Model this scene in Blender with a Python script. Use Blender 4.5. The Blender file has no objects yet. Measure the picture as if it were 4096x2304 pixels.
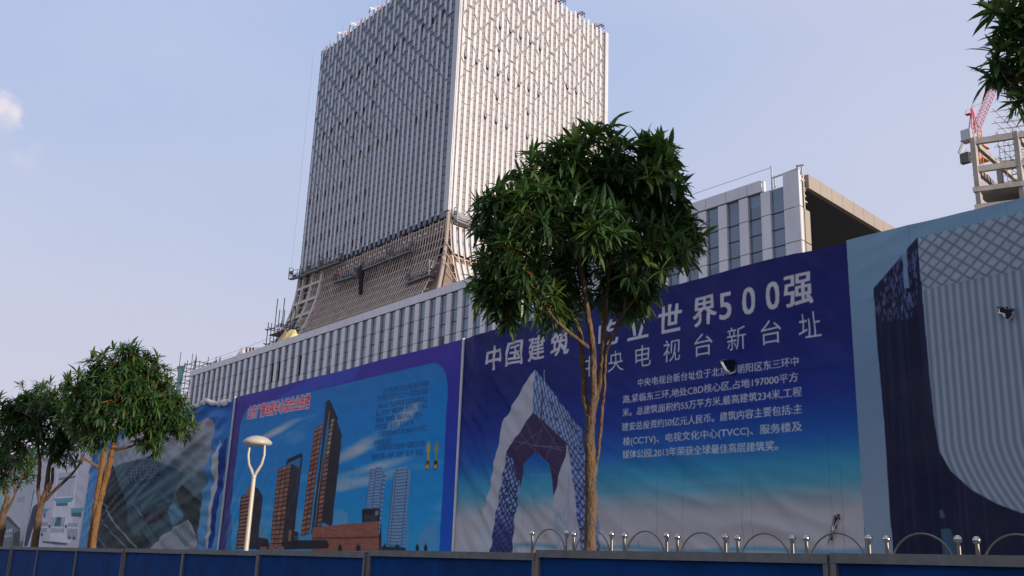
import bpy, bmesh, math, random
import numpy as np
from mathutils import Vector, Matrix, noise
R = math.radians
random.seed(7)
sc = bpy.context.scene
col = sc.collection

# ------------------------------------------------------------------ camera
# World frame (metres): +X runs along the site fence (to the right), +Y goes in behind the
# fence at a right angle, +Z is up.  The photographer stands at the origin.
EYE = 1.62
LENS_F = 3913.3 / 4096.0             # focal length / image width
PITCH, ROLL, YAW = R(15.986), R(2.125), R(51.46)
def _camera_axes():
    c, s = math.cos(PITCH), math.sin(PITCH)
    right = np.array([1, 0, 0.]); fwd = np.array([0, c, s]); up = np.array([0, -s, c])
    cr, sr = math.cos(ROLL), math.sin(ROLL)
    r2 = cr*right + sr*up; u2 = -sr*right + cr*up
    ca, sa = math.cos(YAW), math.sin(YAW)
    T = np.array([[ca, -sa, 0], [sa, ca, 0], [0, 0, 1.]])
    return T @ r2, T @ u2, T @ fwd
CR, CU, CF = _camera_axes()
cam_data = bpy.data.cameras.new('camera')
cam = bpy.data.objects.new('camera', cam_data); col.objects.link(cam)
m = Matrix.Identity(4)
for i in range(3):
    m[i][0], m[i][1], m[i][2] = CR[i], CU[i], -CF[i]
m[2][3] = EYE
cam.matrix_world = m
cam_data.sensor_width = 36.0; cam_data.lens = 36.0*LENS_F
cam_data.clip_start = 0.05; cam_data.clip_end = 6000
sc.camera = cam

# ------------------------------------------------------------------ sky, sun, exposure
SUN_EL, SUN_AZ = R(8.5), R(11.0)      # azimuth from +X towards +Y
w = bpy.data.worlds.new('World'); sc.world = w; w.use_nodes = True
nt = w.node_tree; nt.nodes.clear()
def wn(t, **k):
    n = nt.nodes.new(t)
    for a, b in k.items(): setattr(n, a, b)
    return n
out = wn('ShaderNodeOutputWorld'); bg = wn('ShaderNodeBackground')
sky = wn('ShaderNodeTexSky', sky_type='NISHITA', sun_disc=False, sun_elevation=SUN_EL, altitude=20,
         air_density=1.0, dust_density=2.2, ozone_density=1.6)
sky.sun_rotation = R(90) - SUN_AZ
# thin summer haze over the blue: pale lilac low down, clear blue higher up
tc = wn('ShaderNodeTexCoord'); sep = wn('ShaderNodeSeparateXYZ')
nt.links.new(tc.outputs['Generated'], sep.inputs[0])
ramp = wn('ShaderNodeValToRGB')
els = ramp.color_ramp.elements
els[0].position = 0.0; els[0].color = (6.4, 6.1, 7.2, 1)
els[1].position = 0.75; els[1].color = (4.9, 5.7, 7.8, 1)
e = els.new(0.14); e.color = (6.5, 6.3, 7.6, 1)
e = els.new(0.30); e.color = (5.35, 6.15, 8.3, 1)
e = els.new(0.50); e.color = (4.15, 5.45, 8.5, 1)
nt.links.new(sep.outputs['Z'], ramp.inputs[0])
mix = wn('ShaderNodeMix', data_type='RGBA'); mix.inputs[0].default_value = 0.90
nt.links.new(sky.outputs[0], mix.inputs[6]); nt.links.new(ramp.outputs[0], mix.inputs[7])
# uneven haze: the veil is thicker in some parts of the sky than in others
hn = wn('ShaderNodeTexNoise'); hn.inputs['Scale'].default_value = 2.3; hn.inputs['Detail'].default_value = 4
hm = wn('ShaderNodeMapping'); hm.inputs['Scale'].default_value = (1, 1, 2.2); hm.inputs['Location'].default_value = (.7, .2, .4)
nt.links.new(tc.outputs['Generated'], hm.inputs[0]); nt.links.new(hm.outputs[0], hn.inputs['Vector'])
hr = wn('ShaderNodeMapRange'); hr.inputs['From Min'].default_value = .35; hr.inputs['From Max'].default_value = .75; hr.inputs['To Max'].default_value = .36
nt.links.new(hn.outputs['Fac'], hr.inputs['Value'])
hx_ = wn('ShaderNodeMix', data_type='RGBA'); hx_.inputs[7].default_value = (6.5, 6.5, 8.0, 1)
nt.links.new(hr.outputs[0], hx_.inputs[0]); nt.links.new(mix.outputs[2], hx_.inputs[6])
# one small puff of cloud low in the left of the sky
def sky_dir(px, py):
    v = CR*(px-2048) + CU*(1152-py) + CF*3913.3
    return v/np.linalg.norm(v)
def cloud(prev, dirv, size, strength, seed):
    dot = wn('ShaderNodeVectorMath', operation='DISTANCE')
    dot.inputs[1].default_value = tuple(dirv)
    nz = wn('ShaderNodeTexNoise'); nz.inputs['Scale'].default_value = 75; nz.inputs['Detail'].default_value = 7
    mp = wn('ShaderNodeMapping'); mp.inputs['Location'].default_value = (seed, seed*2, 0)
    nt.links.new(tc.outputs['Generated'], mp.inputs[0]); nt.links.new(mp.outputs[0], nz.inputs['Vector'])
    nt.links.new(tc.outputs['Generated'], dot.inputs[0])
    ad = wn('ShaderNodeMath', operation='MULTIPLY_ADD'); ad.inputs[1].default_value = size*2.6
    nt.links.new(nz.outputs['Fac'], ad.inputs[0]); nt.links.new(dot.outputs['Value'], ad.inputs[2])
    mr = wn('ShaderNodeMapRange', interpolation_type='SMOOTHSTEP')
    mr.inputs['From Min'].default_value = size*2.45; mr.inputs['From Max'].default_value = size*1.35
    mr.inputs['To Max'].default_value = strength
    nt.links.new(ad.outputs[0], mr.inputs['Value'])
    mx = wn('ShaderNodeMix', data_type='RGBA'); mx.inputs[7].default_value = (8.6, 7.9, 8.4, 1)
    nt.links.new(mr.outputs[0], mx.inputs[0]); nt.links.new(prev, mx.inputs[6])
    return mx.outputs[2]
# paler towards the low sun on the right, and a little at the far left
dx_ = wn('ShaderNodeVectorMath', operation='DOT_PRODUCT'); dx_.inputs[1].default_value = (math.cos(SUN_AZ), math.sin(SUN_AZ), 0)
nt.links.new(tc.outputs['Generated'], dx_.inputs[0])
prev_ = hx_.outputs[2]
for f0, f1, k, cc_ in ((-.66, -.22, .42, (6.9, 6.8, 7.9, 1)), (-.86, -1.0, .40, (6.2, 6.7, 8.7, 1))):
    mr_ = wn('ShaderNodeMapRange', interpolation_type='SMOOTHSTEP'); mr_.inputs['From Min'].default_value = f0; mr_.inputs['From Max'].default_value = f1; mr_.inputs['To Max'].default_value = k
    nt.links.new(dx_.outputs['Value'], mr_.inputs['Value'])
    mq_ = wn('ShaderNodeMix', data_type='RGBA'); mq_.inputs[7].default_value = cc_
    nt.links.new(mr_.outputs[0], mq_.inputs[0]); nt.links.new(prev_, mq_.inputs[6]); prev_ = mq_.outputs[2]
c1 = cloud(prev_, sky_dir(12, 428), 0.0150, 0.80, 1.3)
c2 = cloud(c1, sky_dir(28, 475), 0.012, 0.35, 4.1)
c3 = cloud(c2, sky_dir(110, 640), 0.016, 0.16, 7.7)
nt.links.new(c3, bg.inputs[0]); bg.inputs[1].default_value = 0.10
nt.links.new(bg.outputs[0], out.inputs[0])

sun_data = bpy.data.lights.new('sun', 'SUN'); sun_data.energy = 5.0; sun_data.angle = R(0.6)
sun_data.color = (1.0, 0.88, 0.75)
sun = bpy.data.objects.new('sun', sun_data); col.objects.link(sun)
sd = Vector((math.cos(SUN_EL)*math.cos(SUN_AZ), math.cos(SUN_EL)*math.sin(SUN_AZ), math.sin(SUN_EL)))
sun.rotation_euler = sd.to_track_quat('Z', 'Y').to_euler(); sun.location = (60, 10, 60)
vs = sc.view_settings
vs.view_transform = 'Standard'; vs.look = 'None'; vs.gamma = 1; vs.use_curve_mapping = False
vs.exposure = 0.0

# ------------------------------------------------------------------ helpers
def ray(px, py):
    v = CR*(px-2048) + CU*(1152-py) + CF*3913.3
    return v/np.linalg.norm(v)
def wall(px, py, d):                   # survey: point of the photo on an upright plane y = d
    v = ray(px, py); t = d/v[1]
    return v[0]*t, EYE+v[2]*t
def deep(px, py, depth):               # survey: point of the photo at a distance along the view
    v = ray(px, py); t = depth/float(v @ CF)
    return Vector((v[0]*t, v[1]*t, EYE+v[2]*t))

ORG = {}
def link(o): col.objects.link(o); return o
def thing(name, label, cat, loc=(0, 0, 0), group=None):
    o = link(bpy.data.objects.new(name, None)); o.location = loc; o.empty_display_size = 0.3
    o['label'] = label; o['category'] = cat
    if group: o['group'] = group
    ORG[o.name] = Vector(loc)
    return o
def tag(o, label=None, cat=None, group=None, kind=None):
    if label: o['label'] = label
    if cat: o['category'] = cat
    if group: o['group'] = group
    if kind: o['kind'] = kind
    return o

class MB:
    def __init__(s): s.v = []; s.f = []; s.mi = []
    def face(s, pts, mi=0):
        n = len(s.v); s.v += [tuple(p) for p in pts]; s.f.append(tuple(range(n, n+len(pts)))); s.mi.append(mi)
    def grid(s, rows, mi=0, close=False):
        n = len(s.v); W = len(rows[0])
        for r in rows: s.v += [tuple(p) for p in r]
        for i in range(len(rows)-1):
            for j in range(W if close else W-1):
                a = n+i*W+j; b = n+i*W+(j+1) % W
                s.f.append((a, b, b+W, a+W)); s.mi.append(mi)
    def hexa(s, p, mi=0):              # p: 4 bottom + 4 top corners
        n = len(s.v); s.v += [tuple(q) for q in p]
        for f in ((3, 2, 1, 0), (4, 5, 6, 7), (0, 1, 5, 4), (1, 2, 6, 5), (2, 3, 7, 6), (3, 0, 4, 7)):
            s.f.append(tuple(n+i for i in f)); s.mi.append(mi)
    def box(s, a, b, mi=0):
        (x0, y0, z0), (x1, y1, z1) = a, b
        s.hexa([(x0, y0, z0), (x1, y0, z0), (x1, y1, z0), (x0, y1, z0), (x0, y0, z1), (x1, y0, z1), (x1, y1, z1), (x0, y1, z1)], mi)
    def bar(s, a, b, w, h=None, mi=0, up=(0, 0, 1)):   # square bar from a to b
        a = Vector(a); b = Vector(b); d = (b-a)
        if d.length < 1e-6: return
        d.normalize(); u = Vector(up)
        if abs(d.dot(u)) > .95: u = Vector((0, 1, 0))
        x = d.cross(u).normalized()*(w/2); y = x.cross(d).normalized()*((h or w)/2)
        s.hexa([a-x-y, a+x-y, a+x+y, a-x+y, b-x-y, b+x-y, b+x+y, b-x+y], mi)
    def tube(s, pts, rad, n=8, mi=0, cap=True):
        pts = [Vector(p) for p in pts]
        if not hasattr(rad, '__len__'): rad = [rad]*len(pts)
        rows = []; prev = None
        for i, p in enumerate(pts):
            d = (pts[min(i+1, len(pts)-1)]-pts[max(i-1, 0)]).normalized()
            if prev is None:
                u = Vector((0, 0, 1)) if abs(d.z) < .9 else Vector((1, 0, 0))
                prev = d.cross(u).normalized()
            x = (prev-d*prev.dot(d)).normalized(); y = d.cross(x); prev = x
            rows.append([p+x*(rad[i]*math.cos(2*math.pi*k/n))+y*(rad[i]*math.sin(2*math.pi*k/n)) for k in range(n)])
        s.grid(rows, mi, True)
        if cap:
            s.face(rows[0][::-1], mi); s.face(rows[-1], mi)
    def lathe(s, prof, c, n=24, mi=0):
        c = Vector(c)
        s.grid([[c+Vector((r*math.cos(2*math.pi*k/n), r*math.sin(2*math.pi*k/n), z)) for k in range(n)] for r, z in prof], mi, True)
    def build(s, name, mats, parent=None, smooth=False, org=None):
        if not isinstance(mats, (list, tuple)): mats = [mats]
        o0 = ORG[parent.name] if parent is not None else Vector(org or (0, 0, 0))
        me = bpy.data.meshes.new(name)
        me.from_pydata([(v[0]-o0[0], v[1]-o0[1], v[2]-o0[2]) for v in s.v], [], s.f)
        for mt in mats: me.materials.append(mt)
        if len(mats) > 1: me.polygons.foreach_set('material_index', s.mi)
        if smooth: me.polygons.foreach_set('use_smooth', [True]*len(s.f))
        me.update()
        o = link(bpy.data.objects.new(name, me))
        if parent is not None: o.parent = parent
        else: o.location = o0
        ORG[o.name] = Vector(o0)
        return o

# ------------------------------------------------------------------ materials
def mat(name, base, rough=.6, metal=0., var=0., vscale=2., bump=0., bscale=8., spec=.5, streak=0., stretch=(1, 1, 1), base2=None):
    mt = bpy.data.materials.new(name); mt.use_nodes = True
    t = mt.node_tree; p = t.nodes['Principled BSDF']
    p.inputs['Base Color'].default_value = (*base, 1); p.inputs['Roughness'].default_value = rough
    p.inputs['Metallic'].default_value = metal; p.inputs['Specular IOR Level'].default_value = spec
    tcn = t.nodes.new('ShaderNodeTexCoord')
    mp = t.nodes.new('ShaderNodeMapping'); mp.inputs['Scale'].default_value = stretch
    t.links.new(tcn.outputs['Object'], mp.inputs[0])
    if var or base2:
        nz = t.nodes.new('ShaderNodeTexNoise'); nz.inputs['Scale'].default_value = vscale
        nz.inputs['Detail'].default_value = 5; nz.inputs['Roughness'].default_value = .62
        t.links.new(mp.outputs[0], nz.inputs['Vector'])
        r = t.nodes.new('ShaderNodeValToRGB'); r.color_ramp.elements[0].position = .32; r.color_ramp.elements[1].position = .68
        lo = base2 if base2 else tuple(c*(1-var) for c in base)
        hi = base if base2 else tuple(min(1, c*(1+var)) for c in base)
        r.color_ramp.elements[0].color = (*lo, 1); r.color_ramp.elements[1].color = (*hi, 1)
        t.links.new(nz.outputs['Fac'], r.inputs[0]); t.links.new(r.outputs[0], p.inputs['Base Color'])
        rm = t.nodes.new('ShaderNodeMapRange'); rm.inputs['To Min'].default_value = max(.03, rough-.12); rm.inputs['To Max'].default_value = min(1, rough+.12)
        t.links.new(nz.outputs['Fac'], rm.inputs['Value']); t.links.new(rm.outputs[0], p.inputs['Roughness'])
    if bump:
        n2 = t.nodes.new('ShaderNodeTexNoise'); n2.inputs['Scale'].default_value = bscale; n2.inputs['Detail'].default_value = 4
        t.links.new(mp.outputs[0], n2.inputs['Vector'])
        b = t.nodes.new('ShaderNodeBump'); b.inputs['Strength'].default_value = bump; b.inputs['Distance'].default_value = .05
        t.links.new(n2.outputs['Fac'], b.inputs['Height']); t.links.new(b.outputs[0], p.inputs['Normal'])
    return mt
def glass(name, base, cell, rough=.08, spec=.8, spread=.5, tilt=.02):
    """reflective facade glass; every pane (cell, metres) differs a little in tint and in tilt"""
    mt = bpy.data.materials.new(name); mt.use_nodes = True
    t = mt.node_tree; p = t.nodes['Principled BSDF']
    p.inputs['Roughness'].default_value = rough; p.inputs['Specular IOR Level'].default_value = spec
    p.inputs['IOR'].default_value = 1.7
    tcn = t.nodes.new('ShaderNodeTexCoord'); dv = t.nodes.new('ShaderNodeVectorMath'); dv.operation = 'DIVIDE'
    dv.inputs[1].default_value = cell
    fl = t.nodes.new('ShaderNodeVectorMath'); fl.operation = 'FLOOR'
    t.links.new(tcn.outputs['Object'], dv.inputs[0]); t.links.new(dv.outputs[0], fl.inputs[0])
    wnz = t.nodes.new('ShaderNodeTexWhiteNoise'); t.links.new(fl.outputs[0], wnz.inputs['Vector'])
    r = t.nodes.new('ShaderNodeMapRange'); r.inputs['To Min'].default_value = 1-spread; r.inputs['To Max'].default_value = 1+spread
    t.links.new(wnz.outputs['Value'], r.inputs['Value'])
    vm = t.nodes.new('ShaderNodeVectorMath'); vm.operation = 'SCALE'; vm.inputs[0].default_value = base
    t.links.new(r.outputs[0], vm.inputs['Scale']); t.links.new(vm.outputs[0], p.inputs['Base Color'])
    g = t.nodes.new('ShaderNodeNewGeometry')
    sb = t.nodes.new('ShaderNodeVectorMath'); sb.operation = 'SUBTRACT'; sb.inputs[1].default_value = (.5, .5, .5)
    t.links.new(wnz.outputs['Color'], sb.inputs[0])
    s2 = t.nodes.new('ShaderNodeVectorMath'); s2.operation = 'SCALE'; s2.inputs['Scale'].default_value = tilt
    t.links.new(sb.outputs[0], s2.inputs[0])
    ad = t.nodes.new('ShaderNodeVectorMath'); ad.operation = 'ADD'
    t.links.new(g.outputs['Normal'], ad.inputs[0]); t.links.new(s2.outputs[0], ad.inputs[1])
    nm = t.nodes.new('ShaderNodeVectorMath'); nm.operation = 'NORMALIZE'
    t.links.new(ad.outputs[0], nm.inputs[0]); t.links.new(nm.outputs[0], p.inputs['Normal'])
    return mt
M = {}
M['asphalt'] = mat('asphalt', (.05, .05, .052), .9, var=.25, vscale=6, bump=.4, bscale=60)
M['paving'] = mat('paving', (.28, .26, .24), .85, var=.2, vscale=3, bump=.3, bscale=20)
M['dirt'] = mat('dirt', (.2, .16, .12), .95, var=.3, vscale=.4)
M['kerb'] = mat('kerb_stone', (.35, .34, .32), .8, var=.15)
M['paint'] = mat('road_paint', (.7, .7, .68), .7, var=.12, vscale=8)
M['alu'] = mat('aluminium_panel', (.60, .59, .61), .42, .2, var=.10, vscale=.5, stretch=(1, 1, .22))
M['alu_tower'] = mat('tower_fin', (.54, .53, .54), .42, .1, var=.06, vscale=.3)
M['alu_dark'] = mat('dark_joint', (.03, .03, .035), .7)
M['glass_pod'] = glass('podium_glass', (.055, .10, .16), (1.954, 50, 1.25), .07, .9, .35, .03)
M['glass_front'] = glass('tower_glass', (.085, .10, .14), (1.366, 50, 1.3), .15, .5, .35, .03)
M['glass_side'] = glass('tower_glass_lit', (.27, .25, .24), (50, 1.13, 1.05), .25, .6, .12, .02)  # paler copy of the tower glass: bright haze reflection put into the base colour
M['plat'] = mat('platform_steel', (.20, .20, .21), .55, .3, var=.2, vscale=3)
M['dust'] = mat('dusty_sheet', (.30, .22, .18), .9, var=.2)
M['backing'] = mat('added_backing', (.05, .06, .10), .9, var=.3, vscale=6)
M['torn'] = mat('torn_edge', (.30, .30, .33), .85, var=.25, vscale=9)
M['sash'] = mat('window_sash', (.20, .19, .21), .4)
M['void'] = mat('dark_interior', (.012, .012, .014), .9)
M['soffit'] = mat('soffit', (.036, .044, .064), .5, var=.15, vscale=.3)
M['stone'] = mat('pale_stone_panel', (.29, .245, .21), .6, var=.07, vscale=.4)
M['concrete'] = mat('concrete', (.36, .33, .30), .9, var=.22, vscale=.5, bump=.3, bscale=3)
M['concrete_pink'] = mat('raw_concrete', (.21, .15, .12), .9, var=.3, vscale=.35, bump=.3, bscale=3)
M['primer'] = mat('primed_steel', (.54, .44, .37), .65, var=.2, vscale=1.0)
M['galv'] = mat('galvanised_steel', (.42, .42, .43), .5, .4, var=.2, vscale=3)
M['dark_steel'] = mat('dark_steel', (.10, .10, .11), .55, .5, var=.2, vscale=2)
M['rust'] = mat('rusty_steel', (.30, .10, .06), .85, var=.4, vscale=8)
M['bamboo'] = mat('scaffold_tube', (.23, .17, .14), .7, var=.3, vscale=2)
M['net'] = mat('green_net', (.25, .45, .40), .9, var=.15, vscale=1)
M['red'] = mat('red_paint', (.55, .06, .05), .5, var=.2, vscale=2)
M['orange'] = mat('orange_paint', (.62, .22, .04), .55, var=.25, vscale=1.5)
M['white_paint'] = mat('white_paint', (.78, .78, .76), .5, var=.08)
M['yellow'] = mat('yellow_tarp', (.66, .52, .22), .7, var=.2, vscale=2, bump=.3, bscale=3)
M['tarp_white'] = mat('white_tarp', (.6, .57, .52), .8, var=.2, vscale=2)
M['black_cloth'] = mat('black_cloth', (.02, .02, .022), .95)
M['hoard_blue'] = mat('hoarding_blue', (.001, .036, .15), .75, var=.32, vscale=2.2, bump=.5, bscale=1.6, spec=.12)
M['hoard_grey'] = mat('hoarding_frame', (.135, .137, .13), .6, .2, var=.22, vscale=9)
M['steel'] = mat('stainless_steel', (.20, .185, .165), .5, 1., var=.12, vscale=12)
M['chrome'] = mat('polished_steel', (.50, .49, .47), .14, 1.)
M['lamp'] = mat('lamp_enamel', (.46, .395, .31), .35, var=.04, vscale=3)
M['lamp_lens'] = mat('lamp_lens', (.55, .50, .42), .4)
M['hem'] = mat('banner_hem', (.62, .60, .58), .85, var=.12, vscale=4)
# ------------------------------------------------------------------ ground and road
def structure(name, mb, mt, **k): return tag(mb.build(name, mt, **k), kind='structure')
b = MB(); b.box((-900, -500, -.6), (700, 1500, -.02)); structure('ground', b, M['dirt'])
b = MB(); b.box((-400, -14, -.018), (300, 6.6, .0)); structure('road', b, M['asphalt'])
b = MB()
for k in range(-40, 30): b.box((k*6, -3.9, .0), (k*6+2.5, -3.75, .004))
structure('lane_marking', b, M['paint'])
b = MB(); b.box((-400, 6.6, -.018), (300, 6.8, .16)); structure('kerb', b, M['kerb'])
b = MB(); b.box((-400, 6.8, -.018), (300, 13.2, .15)); structure('pavement', b, M['paving'])

# ------------------------------------------------------------------ podium block
EB = Vector((math.cos(R(96.86)), math.sin(R(96.86)), 0))      # direction of the right-hand facades
EN = Vector((EB.y, -EB.x, 0))                                  # their outward normal
PD, PL, PR, PTOP = 55.0, -148.5, -37.35, 29.35
pod = thing('podium_building', 'long grey podium block with vertical white piers and blue glass strips behind the banners', 'building', ((PL+PR)/2, PD+20, 0))
b = MB()
pr0 = Vector((PR-9, PD+.6, 0)); pr1 = pr0+EB*44
b.hexa([(PL+.05, PD+.6, 0), (PR-9, PD+.6, 0), (pr1.x, pr1.y, 0), (PL+.05, PD+44, 0), (PL+.05, PD+.6, 28.3), (PR-9, PD+.6, 28.3), (pr1.x, pr1.y, 28.3), (PL+.05, PD+44, 28.3)])
b.build('wall', M['alu_dark'], pod)
b = MB()                                   # thin front wall carried past the void to the corner
b.box((PR-8.98, PD+.34, 0), (PR-.05, PD+.62, 28.45)); b.build('front_wall', M['alu_dark'], pod)
BAY = 1.954
JZ = [28.42, 26.56, 24.05, 21.5, 19.0, 16.5, 14.0, 11.5, 9.0, 6.5, 4.0, 0.2]
louvre_at = {6, 21, 33}
for k in range(0, 57):
    x0 = -38.651-BAY*k
    x1 = PR if k == 0 else x0+.80
    if x0 < PL: x0 = PL
    p = MB()
    for zt, zb in zip(JZ[:-1], JZ[1:]):
        if k == 0 and zt == JZ[0]: zt = 29.3
        p.box((x0, PD, zb), (x1, PD+.33, zt-.055))
    p.build('pier', M['alu'], pod)
    if k == 56: break
    g0, g1 = x0-BAY+.80, x0                # window strip to the left of this pier
    p = MB(); zs = [28.45]
    while zs[-1] > 4: zs.append(zs[-1]-1.25 if len(zs) > 1 else 26.56)
    for zt, zb in zip(zs[:-1], zs[1:]):
        empty = (k, round(zb, 1)) in {(41, 25.3), (41, 24.1), (37, 25.3), (37, 24.1), (40, 25.3), (40, 24.1)}
        mi = 2 if empty else 0
        if k in louvre_at and zt < 24.2 and zt > 20.5:
            for q in range(12):
                zz = zb+q*.104; p.face([(g0+.03, PD+.10, zz), (g1-.03, PD+.10, zz), (g1-.03, PD+.22, zz+.09), (g0+.03, PD+.22, zz+.09)], 3)
            continue
        y = PD+.30 if empty else PD+.22
        p.face([(g0, y, zb+.03), (g1, y, zb+.03), (g1, y, zt-.03), (g0, y, zt-.03)], mi)
        p.box((g0, PD+.17, zb-.03), (g1, PD+.23, zb+.03), 1)
    p.build('louvred_window' if k in louvre_at else 'window', [M['glass_pod'], M['alu_dark'], M['void'], M['alu']], pod)
p = MB(); xx = PL
edges = [PL]+[-38.651-BAY*k+.8 for k in range(56, 0, -1)]
for a, c in zip(edges[:-1], edges[1:]):
    if c > PR-3.1: c = PR-3.1
    p.box((a+.02, PD-.03, 28.47), (c-.02, PD+.5, PTOP))
p.build('parapet', M['alu'], pod)
p = MB(); p.hexa([(PL, PD+.5, 28.3), (PR-.4, PD+.62, 28.3), ((Vector((PR-.4, PD+.6, 0))+EB*43).x, PD+43, 28.3), (PL, PD+43.5, 28.3)] +
                 [(PL, PD+.5, 28.62), (PR-.4, PD+.62, 28.62), ((Vector((PR-.4, PD+.6, 0))+EB*43).x, PD+43, 28.62), (PL, PD+43.5, 28.62)])
p.build('roof', M['soffit'], pod)
def RF(t, wv, z):                           # on the right-hand end of the podium
    q = Vector((PR, PD, 0))+EB*t+EN*wv; return (q.x, q.y, z)
def rbox(p, t0, t1, w0, w1, z0, z1, mi=0):
    p.hexa([RF(t0, w0, z0), RF(t0, w1, z0), RF(t1, w1, z0), RF(t1, w0, z0), RF(t0, w0, z1), RF(t0, w1, z1), RF(t1, w1, z1), RF(t1, w0, z1)], mi)
p = MB()
for k in range(24): rbox(p, 1.45+k*1.75, 1.45+(k+1)*1.75-.03, -.35, .02, 28.28, 29.33)
p.build('fascia', M['stone'], pod)
p = MB()
for z0, z1 in ((0, 9.0), (9.05, 11.5), (11.55, 14), (14.05, 16.5), (16.55, 19), (19.05, 21.5), (21.55, 24.0), (24.05, 26.5)):
    rbox(p, .05, 1.40, -.25, .012, z0, z1-.03)
p.build('corner_return', M['stone'], pod)
p = MB()                                    # unclad steel at the corner
for t in (.1, .55, 1.2): p.bar(RF(t, -.3, 26.4), RF(t, -.3, 29.2), .12)
for z in (27.3, 28.3, 28.9): p.bar(RF(.1, -.3, z), RF(1.6, -.3, z), .1)
p.bar(RF(.2, -.3, 28.4), RF(1.5, -.3, 27.7), .08); p.bar(RF(1.5, -.3, 28.2), RF(1.5, -1.2, 28.2), .12)
p.build('corner_steel', M['primer'], pod)
# roof rail and wires at the right-hand corner
rl = thing('roof_rail', 'grey steel rail and post standing on the corner of the podium roof', 'railing', (-39.7, PD+.3, 28.5))
p = MB(); xa, za = wall(3085, 662, PD+.3); xb, zb2 = wall(3190, 674, PD+.3)
p.bar((xa, PD+.3, 28.4), (xa, PD+.3, za), .09); p.bar((xa+.25, PD+.3, 28.4), (xa+.25, PD+.3, 29.5), .08); p.build('post', M['galv'], rl)
p = MB(); xc, zc = wall(3092, 712, PD+.3); p.bar((xc, PD+.3, zc), (xb, PD+.3, zb2), .09); p.build('rail', M['galv'], rl)
p = MB(); p.bar((xb, PD+.3, zb2+.25), (xb, PD+.3, zb2-.9), .09); p.bar((xb+.35, PD+.3, zb2+.1), (xb+.35, PD+.3, 28.9), .09); p.bar((xb, PD+.3, zb2-.9), (xb+.35, PD+.3, zb2-1), .08); p.bar((xb-.1, PD+.3, zb2+.2), (xb+.55, PD+.3, zb2+.12), .09)
p.build('end_frame', M['galv'], rl)
p = MB(); xd, zd = wall(2400, 920, PD+.3)
p.tube([(xa, PD+.3, za-.15), ((xa+xd)/2, PD+.3, (za+zd)/2+.1), (xd, PD+.3, zd+1.0)], .018, 4)
tag(p.build('lightning_wire', M['dark_steel']), 'thin dark wire stretched above the podium roof edge', 'wire')
p = MB()
for (ax, ay), (bx, by) in (((815, 1448), (1100, 1345)), ((860, 1440), (930, 1420))):
    x0, z0 = wall(ax, ay, 56); x1, z1 = wall(bx, by, 56)
    p.tube([(x0, 56, z0), ((x0+x1)/2, 56, (z0+z1)/2-.12), (x1, 56, z1)], .02, 4)
tag(p.build('lightning_wire', M['dark_steel']), 'thin wire above the left end of the podium roof', 'wire')

# ------------------------------------------------------------------ tower
TD, TX0, TX1, TTOP, TBOT = 72.0, -149.2, -105.1, 91.6, 48.0
tw = thing('office_tower', 'tall silver office tower with pale vertical fins and a flared unfinished base', 'building', ((TX0+TX1)/2, TD+17, 28.6))
TC = Vector((TX1, TD, 0)); TLEN = 34.2
def flare(z):
    return 3.0*max(0., (48.5-z)/(48.5-36.5))**2.1
def TF(x, wv, z): return (x, TD-wv, z)
def TR(t, wv, z):
    q = TC+EB*t+EN*wv; return (q.x, q.y, z)
def TL(t, wv, z):                           # left-hand end, away from the camera
    q = Vector((TX0, TD, 0))+EB*t-EN*wv; return (q.x, q.y, z)
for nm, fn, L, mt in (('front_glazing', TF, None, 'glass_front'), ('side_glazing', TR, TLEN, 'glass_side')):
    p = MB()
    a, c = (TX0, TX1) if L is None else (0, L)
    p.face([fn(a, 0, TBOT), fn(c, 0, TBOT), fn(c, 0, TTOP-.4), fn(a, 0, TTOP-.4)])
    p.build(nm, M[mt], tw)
    p = MB(); z = TBOT+.1
    while z < TTOP-.4:
        st = 1.3 if L is None else 1.05
        p.hexa([fn(a, .0, z-.035), fn(c, .0, z-.035), fn(c, .05, z-.035), fn(a, .05, z-.035), fn(a, .0, z+.035), fn(c, .0, z+.035), fn(c, .05, z+.035), fn(a, .05, z+.035)])
        z += st
    p.build('mullion_grid', M['alu_dark'] if L is None else M['dark_steel'], tw)
p = MB(); p.face([TL(0, 0, 40), TL(34, 0, 40), TL(34, 0, TTOP-.4), TL(0, 0, TTOP-.4)]); p.build('end_glazing', M['glass_front'], tw)
p = MB(); q0, q1 = TL(34, 0, 0), TR(34.2, 0, 0)
p.face([(q0[0], q0[1], 28.6), (q1[0], q1[1], 28.6), (q1[0], q1[1], TTOP-.4), (q0[0], q0[1], TTOP-.4)]); p.build('rear_wall', M['concrete'], tw)
p = MB(); p.face([TL(0, 0, TTOP-.5), TR(0, 0, TTOP-.5), TR(34.2, 0, TTOP-.5), TL(34, 0, TTOP-.5)]); p.build('roof', M['concrete'], tw)
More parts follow.
